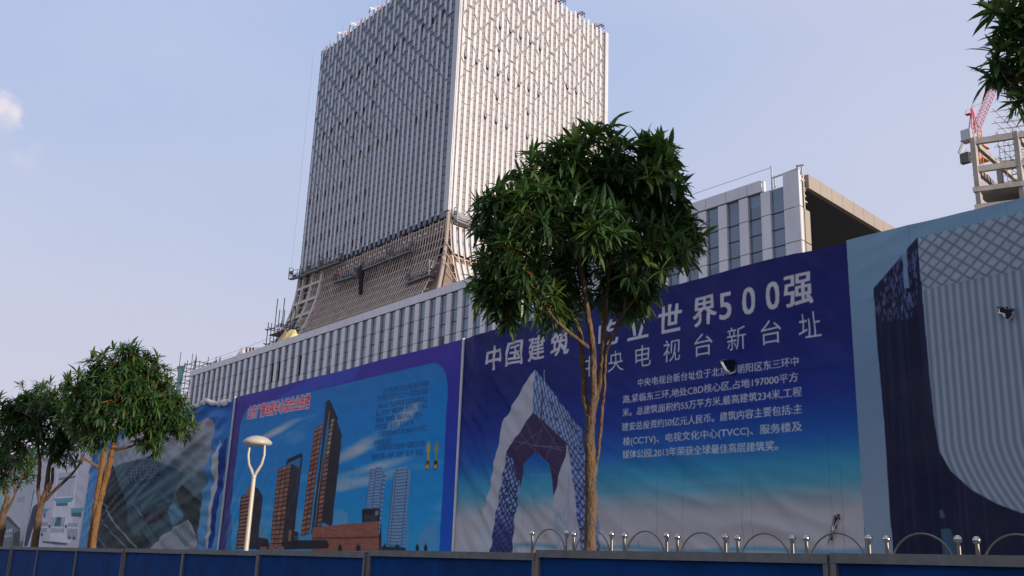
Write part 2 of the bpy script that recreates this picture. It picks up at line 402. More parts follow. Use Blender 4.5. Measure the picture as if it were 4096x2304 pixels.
# the fins: straight cuts on every second one, slanting cuts between, drawn on a lozenge net
PER = 5.3
def fin_cuts(c, z0off, gap, zmin, flip=1):
    cuts = []
    if c % 2 == 0:
        z = z0off+(c//2 % 2)*PER/2-PER*10
        while z < TTOP:
            if z > zmin: cuts.append((z, 0, gap(z)))
            z += PER
    else:
        z = z0off+PER/4-PER*10; j = 0
        while z < TTOP:
            s = flip if (j+((c-1)//2)) % 2 == 0 else -flip
            if z > zmin: cuts.append((z, s, gap(z)))
            z += PER/2; j += 1
    return [q for q in cuts if q[2] > .06]
def fin(fn, a0, a1, zb, zt, cuts, depth, mt, rise, slot=None):
    p = MB(); lo = (zb, zb)
    segs = []
    for z, s, g in sorted(cuts):
        if z-abs(rise*s)-g < zb+.3 or z+abs(rise*s)+g > zt-.1: continue
        segs.append((lo, (z-g/2-s*rise/2, z-g/2+s*rise/2))); lo = (z+g/2-s*rise/2, z+g/2+s*rise/2)
    segs.append((lo, (zt, zt)))
    for (l0, l1), (t0, t1) in segs:
        p.hexa([fn(a0, .02, l0), fn(a1, .02, l1), fn(a1, depth, l1), fn(a0, depth, l0), fn(a0, .02, t0), fn(a1, .02, t1), fn(a1, depth, t1), fn(a0, depth, t0)])
    if slot: p.face([fn(a0, .055, slot), fn(a1-.12, .055, slot), fn(a1-.12, .055, zb), fn(a0, .055, zb)], 1)  # shade of the unclad gap below the fin, put in as a near-black face
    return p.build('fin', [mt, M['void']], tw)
nF = 31
for c in range(nF):
    xr = -107.215-1.366*c
    lim = 65-9.0*c/nF
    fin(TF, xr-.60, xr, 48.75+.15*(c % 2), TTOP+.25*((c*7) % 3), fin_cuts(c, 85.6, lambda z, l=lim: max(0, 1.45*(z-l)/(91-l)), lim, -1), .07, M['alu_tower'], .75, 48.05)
p = MB(); p.box((TX1-1.05, TD-.16, 48.9), (TX1+.14, TD-.02, TTOP+.3)); p.build('corner_panel', M['alu_tower'], tw)
p = MB(); p.hexa([TR(.32, .02, 48.9), TR(.02, .02, 48.9), TR(.02, .15, 48.9), TR(.32, .15, 48.9), TR(.32, .02, TTOP+.3), TR(.02, .02, TTOP+.3), TR(.02, .15, TTOP+.3), TR(.32, .15, TTOP+.3)]); p.build('corner_trim', M['alu_tower'], tw)
for c in range(29):
    t0 = .62+1.128*c+(.0 if c % 2 else .04)
    fin(TR, t0, t0+.56, 48.9, TTOP+.25*((c*5) % 3), fin_cuts(c+1, 85.6-PER/4, lambda z: max(0, .78*(z-61)/(91-61)), 61), .11, M['alu_tower'], .72)
p = MB(); p.hexa([TR(33.5, -.6, 48), TR(34.3, -.6, 48), TR(34.3, .33, 48), TR(33.5, .33, 48), TR(33.5, -.6, TTOP), TR(34.3, -.6, TTOP), TR(34.3, .33, TTOP), TR(33.5, .33, TTOP)]); p.build('far_corner_panel', M['alu_tower'], tw)
# open windows
def tface(px, py):                          # photo point on the front of the tower
    return wall(px, py, TD)
n2 = np.array([EN.x, EN.y, 0.]); c0 = np.array([TC.x, TC.y, 0.])-np.array([0, 0, EYE])
def tside(px, py):
    v = ray(px, py); t = float(c0 @ n2)/float(v @ n2); q = v*t-c0
    return float(q @ np.array([EB.x, EB.y, 0.])), float(q[2])
ow = [(1100+x*.5435, y*.5435) for x, y in ((1250, 90), (1170, 145), (1100, 195), (955, 300), (885, 350), (820, 400), (755, 440), (690, 490), (630, 540), (565, 585), (510, 625), (740, 610), (610, 690), (1200, 790), (1120, 835), (1045, 880), (895, 970), (825, 1010), (757, 1050), (690, 1095), (627, 1130), (565, 1165), (503, 1200), (725, 765), (660, 810), (597, 845), (535, 885), (478, 925), (420, 960), (365, 1000), (710, 925), (645, 960), (582, 1000), (520, 1040), (460, 1080), (405, 1110), (348, 1150))]
ow += [(1050+x*.483, 700+y*.483) for x, y in ((845, 150), (773, 195), (700, 230), (632, 265), (565, 300), (497, 335), (432, 370), (720, 45), (650, 85), (583, 120), (518, 155), (455, 190), (392, 225), (825, 345), (753, 380), (682, 415), (612, 450), (543, 485), (477, 515), (412, 545), (347, 575), (808, 540), (735, 570), (660, 605), (590, 635), (520, 665), (455, 695))]
for px, py in ow:
    x, z = tface(px, py); k = round((-107.215-x-.66-.35)/1.366); xl = -107.215-1.366*k-.66
    xl += .06
    p = MB(); p.face([TF(xl-.46, .06, z-.58), TF(xl-.01, .06, z-.58), TF(xl-.01, .06, z+.58), TF(xl-.46, .06, z+.58)])
    p.hexa([TF(xl-.50, .07, z-.6), TF(xl-.47, .07, z-.6), TF(xl-.38, .26, z-.6), TF(xl-.41, .26, z-.6), TF(xl-.50, .07, z+.6), TF(xl-.47, .07, z+.6), TF(xl-.38, .26, z+.6), TF(xl-.41, .26, z+.6)], 1)
    p.build('open_window', [M['void'], M['alu_tower']], tw)
os_ = [(1780+x*.276, y*.276) for x, y in ((800, 370), (948, 440), (1095, 520), (1240, 600), (1380, 690), (785, 700), (285, 790), (440, 870), (605, 950), (760, 1040), (910, 1110), (1060, 1200), (1205, 1270), (1350, 1350), (740, 1390), (1770, 1250), (1905, 1320))]
os_ += [(1780+x*.1656, 400+y*.1656) for x, y in ((940, 350), (1205, 470), (1460, 600), (1985, 270), (1960, 840), (1690, 1280))]
for px, py in os_:
    t, z = tside(px, py); k = round((t-.62-.56-.28)/1.128); tl = .62+1.128*k+.56
    p = MB(); p.face([TR(tl+.02, .06, z-.68), TR(tl+.54, .06, z-.68), TR(tl+.54, .06, z-.1), TR(tl+.02, .06, z-.1)])
    p.hexa([TR(tl+.01, .30, z-.50), TR(tl+.55, .30, z-.50), TR(tl+.55, .34, z-.50), TR(tl+.01, .34, z-.50), TR(tl+.01, .07, z+.62), TR(tl+.55, .07, z+.62), TR(tl+.55, .11, z+.62), TR(tl+.01, .11, z+.62)], 1)
    p.build('open_window', [M['void'], M['sash']], tw)
# flared skeleton under the cladding
for nm, fn, a, c, lat in (('front_backing', TF, TX0+.6, TX1-.2, 0), ('side_backing', TR, .2, TLEN, 1)):
    p = MB(); zs = [28.7+(48.2-28.7)*i/16 for i in range(17)]
    p.grid([[fn(a-(flare(z) if lat else 0), flare(z)-.75, z), fn(c+(0 if lat else flare(z)), flare(z)-.75, z)] for z in zs]); p.build(nm, M['concrete_pink'], tw)
p = MB(); p.box((TX0+.4, TD+.45, 46.0), (TX1-.6, TD+1.3, 47.6)); p.build('floor_beam', M['concrete_pink'], tw)
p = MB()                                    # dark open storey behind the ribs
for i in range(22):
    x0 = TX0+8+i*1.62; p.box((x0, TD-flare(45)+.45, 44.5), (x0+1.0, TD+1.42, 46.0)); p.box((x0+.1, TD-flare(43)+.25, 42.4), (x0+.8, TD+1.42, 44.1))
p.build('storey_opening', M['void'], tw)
def rib_pts(fn, a, n=12, zt=48.3, zb=29):
    return [(fn(a, flare(zb+(zt-zb)*i/n), zb+(zt-zb)*i/n)) for i in range(n+1)]
nR = 58
for i in range(nR):
    x = TX1-.9-(.683*i)
    pts = rib_pts(TF, x, 10, 47.9+random.uniform(-.2, .3)); p = MB()
    p.grid([[(q[0]-.09, q[1]+.10, q[2]), (q[0]-.09, q[1], q[2]), (q[0]+.09, q[1], q[2]), (q[0]+.09, q[1]+.10, q[2])] for q in pts], 0, True)
    p.build('steel_rib', M['primer'], tw)
for i in range(28):
    pts = rib_pts(TR, .55+1.128*i, 10, 48.6); p = MB()
    p.grid([[(q[0]-.10, q[1]-.08, q[2]), (q[0], q[1]-.08, q[2]), (q[0], q[1]+.08, q[2]), (q[0]-.10, q[1]+.08, q[2])] for q in pts], 0, True)
    p.build('steel_rib', M['primer'], tw)
for i, z in enumerate((47.6, 46.2, 44.9, 43.6, 42.3, 41.0, 39.7, 38.4, 37.0, 35.5)):
    p = MB(); wv = flare(z)-.1; p.hexa([TF(TX0+.5, wv-.12, z-.06), TF(TX1, wv-.12, z-.06), TF(TX1, wv+.02, z-.06), TF(TX0+.5, wv+.02, z-.06), TF(TX0+.5, wv-.12, z+.06), TF(TX1, wv-.12, z+.06), TF(TX1, wv+.02, z+.06), TF(TX0+.5, wv+.02, z+.06)]); p.build('purlin', M['primer'], tw)
    p = MB(); p.hexa([TR(.3, wv-.12, z-.05), TR(TLEN, wv-.12, z-.05), TR(TLEN, wv, z-.05), TR(.3, wv, z-.05), TR(.3, wv-.12, z+.05), TR(TLEN, wv-.12, z+.05), TR(TLEN, wv, z+.05), TR(.3, wv, z+.05)]); p.build('purlin', M['primer'], tw)
for i in range(0, nR-12, 2):                # pale bracket plates along one purlin
    if random.random() < .8:
        x = TX1-1.2-.683*i; wv = flare(46.7)+.03; p = MB(); p.box((x-.24, TD-wv-.06, 46.56), (x+.24, TD-wv+.02, 46.86)); p.build('bracket_plate', M['tarp_white'], tw)
# dusty sheeting tied over parts of the skeleton
for i in range(22):
    x = random.uniform(TX0+8, TX1-4); z = random.uniform(36.5, 43.5); ww = random.uniform(.5, 1.6); hh = random.uniform(1, 2.4)
    p = MB(); p.grid([[(x+u*ww, TD-flare(z+v*hh)+.3+.12*math.sin(5*u+3*v+i), z+v*hh) for u in (0, .33, .66, 1)] for v in (0, .25, .5, .75, 1)])
    p.build('dust_sheet', M['dust'], tw)
p = MB()                                    # white-painted concrete frame at the left end of the base
for x in (TX0+.3, TX0+2.2, TX0+5.4, TX0+8.6):
    q = rib_pts(TF, x, 10, 48.0); p.grid([[(a[0]-.22, a[1]-.25, a[2]), (a[0]+.22, a[1]-.25, a[2]), (a[0]+.22, a[1]+.3, a[2]), (a[0]-.22, a[1]+.3, a[2])] for a in q], 0, True)
for z in (45.9, 43.1, 40.4, 37.6):
    wv = flare(z); p.box((TX0+.2, TD-wv-.3, z-.2), (TX0+9.2, TD-wv+.3, z+.2))
p.build('concrete_frame', M['tarp_white'], tw)
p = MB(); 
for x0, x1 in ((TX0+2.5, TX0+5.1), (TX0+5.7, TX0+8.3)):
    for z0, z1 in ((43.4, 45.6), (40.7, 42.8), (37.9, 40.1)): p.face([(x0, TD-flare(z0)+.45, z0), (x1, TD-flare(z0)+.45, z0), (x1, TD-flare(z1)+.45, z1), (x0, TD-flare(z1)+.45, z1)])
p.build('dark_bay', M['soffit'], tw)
p = MB()                                    # pale corner post of the skeleton
q = [(TC.x+flare(z)*.95, TC.y-flare(z)*.95, z) for z in [28.8+i*1.65 for i in range(13)]]
p.tube(q, .28, 8); p.build('corner_post', M['stone'], tw)
for k in range(3):
    p = MB(); z0 = 38.6+k*1.4
    p.bar((TC.x+flare(z0), TC.y-flare(z0), z0+2.6), TR(1.4+k*.8, flare(z0), z0-1.2), .14); p.build('brace', M['stone'], tw)
for i in range(28):                          # curved fins and glass already fixed on the right-hand side
    t = .75+1.128*i
    for z1, z0 in ((46.9, 42.6), (41.3, 37.2)):
        p = MB(); zs = [z0+(z1-z0)*j/8 for j in range(9)]
        p.grid([[TR(t, flare(z)+.02, z), TR(t, flare(z)+.26, z), TR(t+.54, flare(z)+.26, z), TR(t+.54, flare(z)+.02, z)] for z in zs], 0, True)
        p.build('curved_fin', M['alu_tower'], tw)
p = MB(); zs = [42.9+(46.9-42.9)*j/8 for j in range(9)]
p.grid([[TR(.7, flare(z)+.01, z), TR(33, flare(z)+.01, z)] for z in zs]); p.build('curved_glazing', M['glass_front'], tw)
# ------------------------------------------------------------------ hanging work platforms on the tower
def gondola(a, c, label, mast=True):
    """a, c: floor ends (world), platform hangs in front of the facade between them"""
    a = Vector(a); c = Vector(c); ax = (c-a); L = ax.length; ax.normalize()
    nrm = Vector((ax.y, -ax.x, 0)).normalized()                 # outwards
    t = thing('work_platform', label, 'work platform', a, 'hanging work platforms on the tower')
    def P(u, v, z): return a+ax*u+nrm*v+Vector((0, 0, z))
    p = MB(); p.hexa([P(0, 0, -.12), P(L, 0, -.12), P(L, .75, -.12), P(0, .75, -.12), P(0, 0, .06), P(L, 0, .06), P(L, .75, .06), P(0, .75, .06)]); p.build('floor', M['plat'], t)
    p = MB(); n = max(2, int(L/1.5))
    for v, h in ((.74, 1.25), (.02, .8)):
        for z in (h, h*.5): p.bar(P(0, v, z), P(L, v, z), .06)
        for i in range(n+1): p.bar(P(L*i/n, v, 0), P(L*i/n, v, h), .07)
        for i in range(n): p.bar(P(L*i/n, v, 0), P(L*(i+1)/n, v, h*.5), .035)
    p.build('guard_rail', M['plat'], t)
    for u in (.05, L-.05):
        p = MB()
        for v in (.02, .74): p.bar(P(u, v, 0), P(u, v, 2.0), .09)
        for z in (.6, 1.25, 2.0): p.bar(P(u, .02, z), P(u, .74, z), .07)
        p.build('end_frame', M['plat'], t)
        p = MB(); p.hexa([P(u-.25, .15, .9), P(u+.25, .15, .9), P(u+.25, .6, .9), P(u-.25, .6, .9), P(u-.2, .2, 1.45), P(u+.2, .2, 1.45), P(u+.2, .55, 1.45), P(u-.2, .55, 1.45)]); p.build('hoist_motor', M['plat'], t)
    p = MB()
    for u in (.05, L-.05): p.tube([P(u, .38, 2.0), P(u, .38, TTOP+.6-a.z)], .012, 4, cap=False)
    p.build('rope', M['dark_steel'], t)
    p = MB()
    for i in range(int(L*.9)):
        u = random.uniform(.4, L-.6); s = random.uniform(.12, .28); p.hexa([P(u-s, .2, .06), P(u+s, .2, .06), P(u+s, .6, .06), P(u-s, .6, .06), P(u-s*.7, .25, .06+s*2), P(u+s, .25, .06+s*2.2), P(u+s*.8, .55, .06+s*2), P(u-s, .55, .06+s*1.8)])
    p.build('tool_crate', M['dark_steel'], t)
    return t, P, L
def onface(px, py, wv):
    x, z = wall(px, py, TD-wv); return (x, TD-wv, z)
gl = [((1169, 1119), (1238, 1100), .5, 'grey work platform hanging at the far left edge of the tower base'),
      ((1240, 1096), (1289, 1080), .5, 'short grey work platform, second from the left edge of the tower base'),
      ((1291, 1077), (1371, 1049), .5, 'grey work platform right under the fins, third from the left edge'),
      ((1345, 1133), (1428, 1108), .9, 'lowered grey work platform with an orange helmeted worker on it'),
      ((1457, 1086), (1559, 1044), .9, 'long grey work platform left of the middle of the skeleton'),
      ((1569, 1041), (1655, 1007), .9, 'grey work platform in front of dark openings right of the middle'),
      ((1639, 1137), (1733, 1102), 1.6, 'lowest work platform, with a worker in red at its end')]
plat = []
for a, c, wv, lb in gl: plat.append(gondola(onface(*a, wv), onface(*c, wv), lb))
for (t0, t1, z, lb) in ((.6, 6.2, 47.3, 'work platform just round the corner on the sunlit side of the tower'), (6.6, 12.4, 47.3, 'work platform on the sunlit side half hidden by the tree crown')):
    plat.append(gondola(TR(t0, .45, z), TR(t1, .45, z), lb))
# workers on the platforms
def person(P, label, shirt, helmet, trousers, pose=0.):
    root = P
    sk = MB()
    def blob(c, rx, ry, rz, n=8, m=6):
        rows = []
        for i in range(m+1):
            th = math.pi*i/m; rows.append([Vector(c)+Vector((rx*math.sin(th)*math.cos(2*math.pi*k/n), ry*math.sin(th)*math.sin(2*math.pi*k/n), -rz*math.cos(th))) for k in range(n)])
        return rows
    o = Vector(root)
    me = bpy.data.meshes.new('person'); bm = bmesh.new(); lay = bm.verts.layers.skin.verify()
    J = {'pel': (0, 0, .92, .15), 'che': (.03, 0, 1.30, .17), 'nek': (.05, 0, 1.50, .07), 'hed': (.07, 0, 1.66, .105), 'top': (.07, 0, 1.74, .07),
         'sl': (.03, .2, 1.42, .075), 'el': (.18+pose, .27, 1.2, .055), 'hl': (.4+pose, .2, 1.25, .05), 'sr': (.03, -.2, 1.42, .075), 'er': (.15, -.28, 1.16, .055), 'hr': (.36, -.24, 1.05, .05),
         'tl': (0, .1, .88, .11), 'kl': (.06, .12, .48, .08), 'fl': (0, .13, .06, .06), 'ol': (.14, .13, .05, .05), 'tr': (0, -.1, .88, .11), 'kr': (.02, -.13, .48, .08), 'fr': (-.06, -.14, .06, .06), 'or': (.1, -.14, .05, .05)}
    V = {}
    for k, (x, y, z, r) in J.items():
        v = bm.verts.new((x, y, z)); v[lay].radius = (r, r); V[k] = v
    V['pel'][lay].use_root = True
    for a, c in (('pel', 'che'), ('che', 'nek'), ('nek', 'hed'), ('hed', 'top'), ('che', 'sl'), ('sl', 'el'), ('el', 'hl'), ('che', 'sr'), ('sr', 'er'), ('er', 'hr'), ('pel', 'tl'), ('tl', 'kl'), ('kl', 'fl'), ('fl', 'ol'), ('pel', 'tr'), ('tr', 'kr'), ('kr', 'fr'), ('fr', 'or')): bm.edges.new((V[a], V[c]))
    bm.to_mesh(me); bm.free()
    ob = link(bpy.data.objects.new('person', me)); ob.location = o; ob.rotation_euler = (0, 0, R(80))
    ob.modifiers.new('skin', 'SKIN'); sb = ob.modifiers.new('sub', 'SUBSURF'); sb.levels = 1; sb.render_levels = 1
    mt = bpy.data.materials.new('worker_clothes'); mt.use_nodes = True; t = mt.node_tree; bs = t.nodes['Principled BSDF']; bs.inputs['Roughness'].default_value = .85
    tcn = t.nodes.new('ShaderNodeTexCoord'); sp = t.nodes.new('ShaderNodeSeparateXYZ'); rp = t.nodes.new('ShaderNodeValToRGB'); rp.color_ramp.interpolation = 'CONSTANT'
    mr = t.nodes.new('ShaderNodeMath'); mr.operation = 'MULTIPLY'; mr.inputs[1].default_value = .5
    t.links.new(tcn.outputs['Object'], sp.inputs[0]); t.links.new(sp.outputs['Z'], mr.inputs[0]); t.links.new(mr.outputs[0], rp.inputs[0]); t.links.new(rp.outputs[0], bs.inputs['Base Color'])
    rp.color_ramp.elements[0].color = (.02, .02, .02, 1); rp.color_ramp.elements[1].position = .05; rp.color_ramp.elements[1].color = (*trousers, 1)
    for ps, c in ((.47, shirt), (.745, (.35, .2, .14))): e = rp.color_ramp.elements.new(ps); e.color = (*c, 1)
    me.materials.append(mt)
    tag(ob, label, 'person', 'workers on the hanging platforms'); ORG[ob.name] = Vector((0, 0, 0))
    h = MB(); h.lathe([(.16, 1.70), (.135, 1.72), (.125, 1.79), (.08, 1.85), (.0, 1.87)], (.07, 0, 0), 12)
    hm = mat('helmet', helmet, .35); hb = h.build('helmet', hm, ob, True)
    return ob
_, P, L = plat[6]; person(P(L-.7, .38, .06), 'worker in a red shirt and yellow helmet standing on the lowest platform', (.62, .05, .06), (.85, .55, .03), (.2, .22, .28))
_, P, L = plat[3]; person(P(1.6, .38, .06), 'worker with an orange helmet and pale shirt on the lowered platform', (.5, .42, .36), (.85, .22, .04), (.06, .10, .10), .1)
person(P(.6, .38, -.0), 'worker in a red top bending at the left end of the lowered platform', (.5, .03, .04), (.45, .05, .04), (.04, .07, .07))
_, P, L = plat[0]; person(P(L*.52, .38, .06), 'worker in a white shirt on the platform at the far left edge', (.7, .7, .7), (.03, .03, .03), (.1, .1, .12))
x, z = wall(1441, 1076, TD-1.6)
p = MB(); y = TD-1.6
p.tube([(x, y, z+.6), (x+.1, y, z-.4), (x+.5, y, z-1.0), (x+.55, y, z-2.4), (x+.7, y, z-4.1)], [.15, .55, .5, .34, .3], 9)
p.tube([(x-.05, y, z+.5), (x+.05, y, TTOP)], .02, 4); tag(p.build('rubbish_sack', M['black_cloth'], smooth=True), 'black cloth sack with a long tail hanging beside the platforms', 'sack')
p = MB(); q = Vector(onface(1345, 1108, .9)); p.bar(q+Vector((-.4, -.3, 1.6)), q+Vector((.3, -.3, -1.2)), .16)
tag(p.build('timber_plank', M['stone']), 'pale timber plank leaning on the lowered work platform', 'plank')

# ------------------------------------------------------------------ roof davits
def davit(pos, dirv, label):
    t = thing('roof_davit', label, 'roof hoist', pos, 'red and grey hoist arms on the tower roof'); o = Vector(pos); k_ = .58; d = Vector(dirv).normalized()*k_; s = Vector((-d.y, d.x, 0)); U = lambda h: Vector((0, 0, h*k_))
    p = MB()
    for k in (-.5, .5): p.bar(o+s*k-d*.8, o+s*k-d*.4+U(2.6), .1); p.bar(o+s*k+d*.2, o+s*k-d*.4+U(2.6), .12)
    p.bar(o-s*.5-d*.4+U(1.2), o+s*.5-d*.4+U(1.2), .1); p.build('mast', M['red'], t)
    for k in (-.45, .45):
        p = MB(); p.bar(o+s*k-d*1.4+U(.9), o+s*k+d*2.6+U(1.25), .13); p.bar(o+s*k-d*.4+U(2.5), o+s*k+d*2.4+U(1.3), .04)
        p.build('arm', M['white_paint'] if dirv[1] < -.3 else M['dark_steel'], t)
        p = MB(); p.bar(o+s*k+d*2.5+U(1.2), o+s*k+d*2.5+U(.2), .07); p.hexa([o+s*k+d*2.5+Vector((i, j, h))*.6 for h in (.0, .3) for i, j in ((-.12, -.12), (.12, -.12), (.12, .12), (-.12, .12))]); p.build('pulley', M['dark_steel'], t)
davit((TX0+.3, TD+1.0, TTOP+.1), (-1, -.15, 0), 'roof hoist on the far left corner of the tower, its arm pointing left')
for px, lb in ((1368, 'white armed roof hoist, second from the left on the tower edge'), (1414, 'white armed roof hoist, third from the left on the tower edge'), (1487, 'white armed roof hoist halfway up the left tower edge'), (1567, 'white armed roof hoist cut by the top of the photo')):
    x, z = wall(px, 120, TD); davit((x, TD+.9, TTOP+.1), (-.35, -1, 0), lb)
for px, py, lb in ((2248, 10, 'dark armed roof hoist on the sunlit edge, cut by the top of the photo'), (2325, 58, 'dark armed roof hoist in the middle of the sunlit tower edge'), (2402, 108, 'roof hoist on the far right corner of the tower')):
    t_, z = tside(px, py); q = TR(t_, -.9, TTOP+.1); davit(q, (EN.x, EN.y, 0), lb)

# ------------------------------------------------------------------ scaffolds
def scaffold(name, label, x0, x1, y0, y1, z0, z1, nx, ny, nz, r=.05, over=1.5, mt='bamboo', keep=1.):
    t = thing(name, label, 'scaffold', ((x0+x1)/2, y0, z0)); p = MB()
    X = [x0+(x1-x0)*i/nx for i in range(nx+1)]; Y = [y0+(y1-y0)*i/ny for i in range(ny+1)]; Z = [z0+(z1-z0)*(i+.7)/nz for i in range(nz)]
    for xx in X:
        for yy in Y: p.tube([(xx, yy, z0), (xx+random.uniform(-.1, .1), yy, z1+random.uniform(-.3, over))], r, 5)
    p.build('standards', M[mt], t); p = MB()
    for zz in Z:
        for yy in Y:
            if random.random() < keep: p.tube([(x0-.5, yy, zz), (x1+.5, yy, zz+random.uniform(-.08, .08))], r, 5)
        for xx in X:
            if random.random() < keep: p.tube([(xx, y0-.5, zz+.08), (xx, y1+.5, zz+.08)], r, 5)
    p.build('ledgers', M[mt], t); p = MB()
    p.tube([(x0, y0, z0), (x1, y0, z1)], r, 5); p.tube([(x1, y0, z0), (x0, y0, (z0+z1)/2)], r, 5); p.build('brace', M[mt], t)
    return t
xa, _ = wall(1064, 1380, 66); xb, _ = wall(1122, 1350, 66); _, zt = wall(1080, 1300, 66)
sc1 = scaffold('scaffold', 'bare dark tube scaffold on the podium roof left of the tower base', xa, xb, 66, 74, 28.6, zt, 4, 3, 4, .075, 4.5, 'dark_steel', .8)
p = MB()
for i in range(5): p.box((xa+.6*i, 66.3, zt-1.6-.02*i), (xb, 72, zt-1.5-.02*i))
p.build('deck', M['bamboo'], sc1)
xa, _ = wall(676, 1600, 75); xb, _ = wall(752, 1600, 75); _, zt = wall(700, 1462, 75)
sc2 = scaffold('netted_scaffold', 'tall tube scaffold hung with torn green netting behind the left end of the podium', xa-1, xb+1.5, 75, 83, 0, zt, 3, 3, 16, .075, 3.2)
p = MB()
for j, (u0, u1) in enumerate(((.1, .62), (.55, 1.0))):
    rows = []
    for i in range(15):
        z = zt-(.4 if j == 0 else 3.4)-i*1.5; nar = .22*math.exp(-((i-3-j*4)/2.)**2)
        rows.append([(xa+(xb-xa+1)*(u0+nar+(u1-u0-2*nar)*k/8), 75.2+j*2+.35*math.sin(k*1.3+i*.6), z+.25*math.sin(k*.9)) for k in range(9)])
    p.grid(rows)
p.build('green_net', M['net'], sc2, True)
def heap(name, label, cat, px0, px1, py_top, d, mt, seed, wob=.25, shape=.7, dep=3.):
    xa, _ = wall(px0, py_top, d+dep/2); xb, zt_ = wall(px1, py_top, d+dep/2); zt_ = wall((px0+px1)/2, py_top, d+dep/2)[1]; rows = []
    for i in range(9):
        rows.append([])
        for j in range(17):
            u, v = j/16, i/8; h = max(0, math.sin(math.pi*u))**shape*max(0, math.sin(math.pi*v))**.8
            n = noise.noise(Vector((u*5, v*4, seed)))
            rows[-1].append((xa+(xb-xa)*u+.2*n, d+dep*v, 28.65+(zt_-28.65)*h*(1+wob*n)))
    p = MB(); p.grid(rows); return tag(p.build(name, mt, smooth=False), label, cat)
heap('yellow_tarpaulin', 'crumpled yellow tarpaulin over a heap at the foot of the tower', 'tarpaulin', 1142, 1192, 1320, 56.3, M['yellow'], 3.3, .22, .45)
heap('rubble_heap', 'grey rubble heap beside the yellow tarpaulin on the podium roof', 'rubble', 1116, 1160, 1350, 57.5, M['concrete_pink'], 5.1, .5, .5, 4)
heap('dust_sheet', 'white sheet lying on the podium roof edge beside the red rail', 'sheet', 948, 992, 1398, 56.2, M['tarp_white'], 8.2, .4, .6, 1.6)
t = thing('barrier_rail', 'low rusty red guard rail on the podium roof far left of the tower', 'railing', (wall(1000, 1400, 56)[0], 56, 28.6))
for px, py in ((987, 1389), (1001, 1391), (1013, 1391)):
    xx, zz = wall(px, py, 56); p = MB(); p.bar((xx, 56, 28.5), (xx, 56, zz), .2); p.build('post', M['rust'], t)
p = MB(); x0, z0 = wall(986, 1391, 55.9); x1, z1 = wall(1036, 1392, 55.9); p.bar((x0, 55.9, z0), (x1, 55.9, z1), .07); p.build('rail', M['bamboo'], t)
t = thing('pipe_bundle', 'loose dark pipes sticking up over the left podium roof edge', 'pipes', (wall(850, 1440, 56)[0], 56, 28.6))
for (ax, ay), (bx_, by_) in (((810, 1450), (838, 1456)), ((882, 1427), (877, 1450)), ((828, 1460), (832, 1452)), ((838, 1458), (846, 1450)), ((852, 1452), (860, 1446)), ((864, 1448), (868, 1442))):
    x0, z0 = wall(ax, ay, 56.4); x1, z1 = wall(bx_, by_, 56.4); p = MB(); p.bar((x0, 56.4, z0), (x1, 56.4, z1), .13); p.build('pipe', M['dark_steel'], t)

# ------------------------------------------------------------------ concrete frame building and crane, far right
FD = 120.0
fu = Vector((math.cos(R(23.5)), math.sin(R(23.5)), 0)); fv = Vector((math.cos(R(97)), math.sin(R(97)), 0))
fx, fz = wall(3893, 560, FD); FC = Vector((fx, FD, 0))
fr = thing('concrete_frame_building', 'bare concrete frame of a building going up beyond the banners at the far right', 'building', (fx, FD, 0))
def fbar(p, a, b_, z0, z1, w, h, dv=0):
    A = FC+fu*a[0]+fv*a[1]+Vector((0, 0, z0)); B = FC+fu*b_[0]+fv*b_[1]+Vector((0, 0, z1)); p.bar(A, B, w, h)
z_top, z_mid, z_sl, z_bot = [wall(3750+x*.3795, 300+y*.3795, FD)[1] for x, y in ((370, 668), (430, 992), (400, 1222), (430, 1402))]
WX, WY = 5.0, 9.5
for i in range(5):
    for j in range(3):
        p = MB(); fbar(p, (i*WX, j*WY), (i*WX, j*WY), z_bot-46, z_top, .62, .62); p.build('column', M['concrete'], fr)
for z in (z_top-.55, z_mid, ):
    for j in range(3):
        p = MB(); fbar(p, (-.3, j*WY), (4*WX+.3, j*WY), z, z, .55, .78); p.build('beam', M['concrete'], fr)
    for i in range(5):
        p = MB(); fbar(p, (i*WX, .3), (i*WX, 2*WY), z-.05, z-.05, .5, .66); p.build('beam', M['concrete'], fr)
def fslab(p, z0, z1, e=.8):
    c = [FC-fu*e-fv*e, FC+fu*(4*WX+e)-fv*e, FC+fu*(4*WX+e)+fv*(2*WY+e), FC-fu*e+fv*(2*WY+e)]
    p.hexa([(q.x, q.y, z0) for q in c]+[(q.x, q.y, z1) for q in c])
for z in (z_sl, z_bot, z_bot-5, z_bot-10, z_bot-15, z_bot-20):
    p = MB(); fslab(p, z-.32, z+.34, .5); p.build('floor_slab', M['concrete'], fr)
A = FC+fv*6; scf = thing('facade_scaffold', 'small tube scaffold standing inside the bare concrete frame', 'scaffold', (A.x, A.y, z_sl))
p = MB()
for i in range(5):
    for j in range(2):
        q = FC+fu*(2.2+j*1.8)+fv*(2.5+i*2.2); p.tube([(q.x, q.y, z_sl+.6), (q.x, q.y, z_top+1.5)], .045, 5)
p.build('standards', M['bamboo'], scf); p = MB()
for k in range(7):
    z = z_sl+1.5+k*1.7
    for j in range(2):
        q0 = FC+fu*(2.2+j*1.8)+fv*1.6; q1 = FC+fu*(2.2+j*1.8)+fv*12.5; p.tube([(q0.x, q0.y, z), (q1.x, q1.y, z)], .04, 5)
    for i in range(5):
        q0 = FC+fu*1.6+fv*(2.5+i*2.2); q1 = q0+fu*3.6; p.tube([(q0.x, q0.y, z), (q1.x, q1.y, z)], .04, 5)
p.build('ledgers', M['bamboo'], scf)
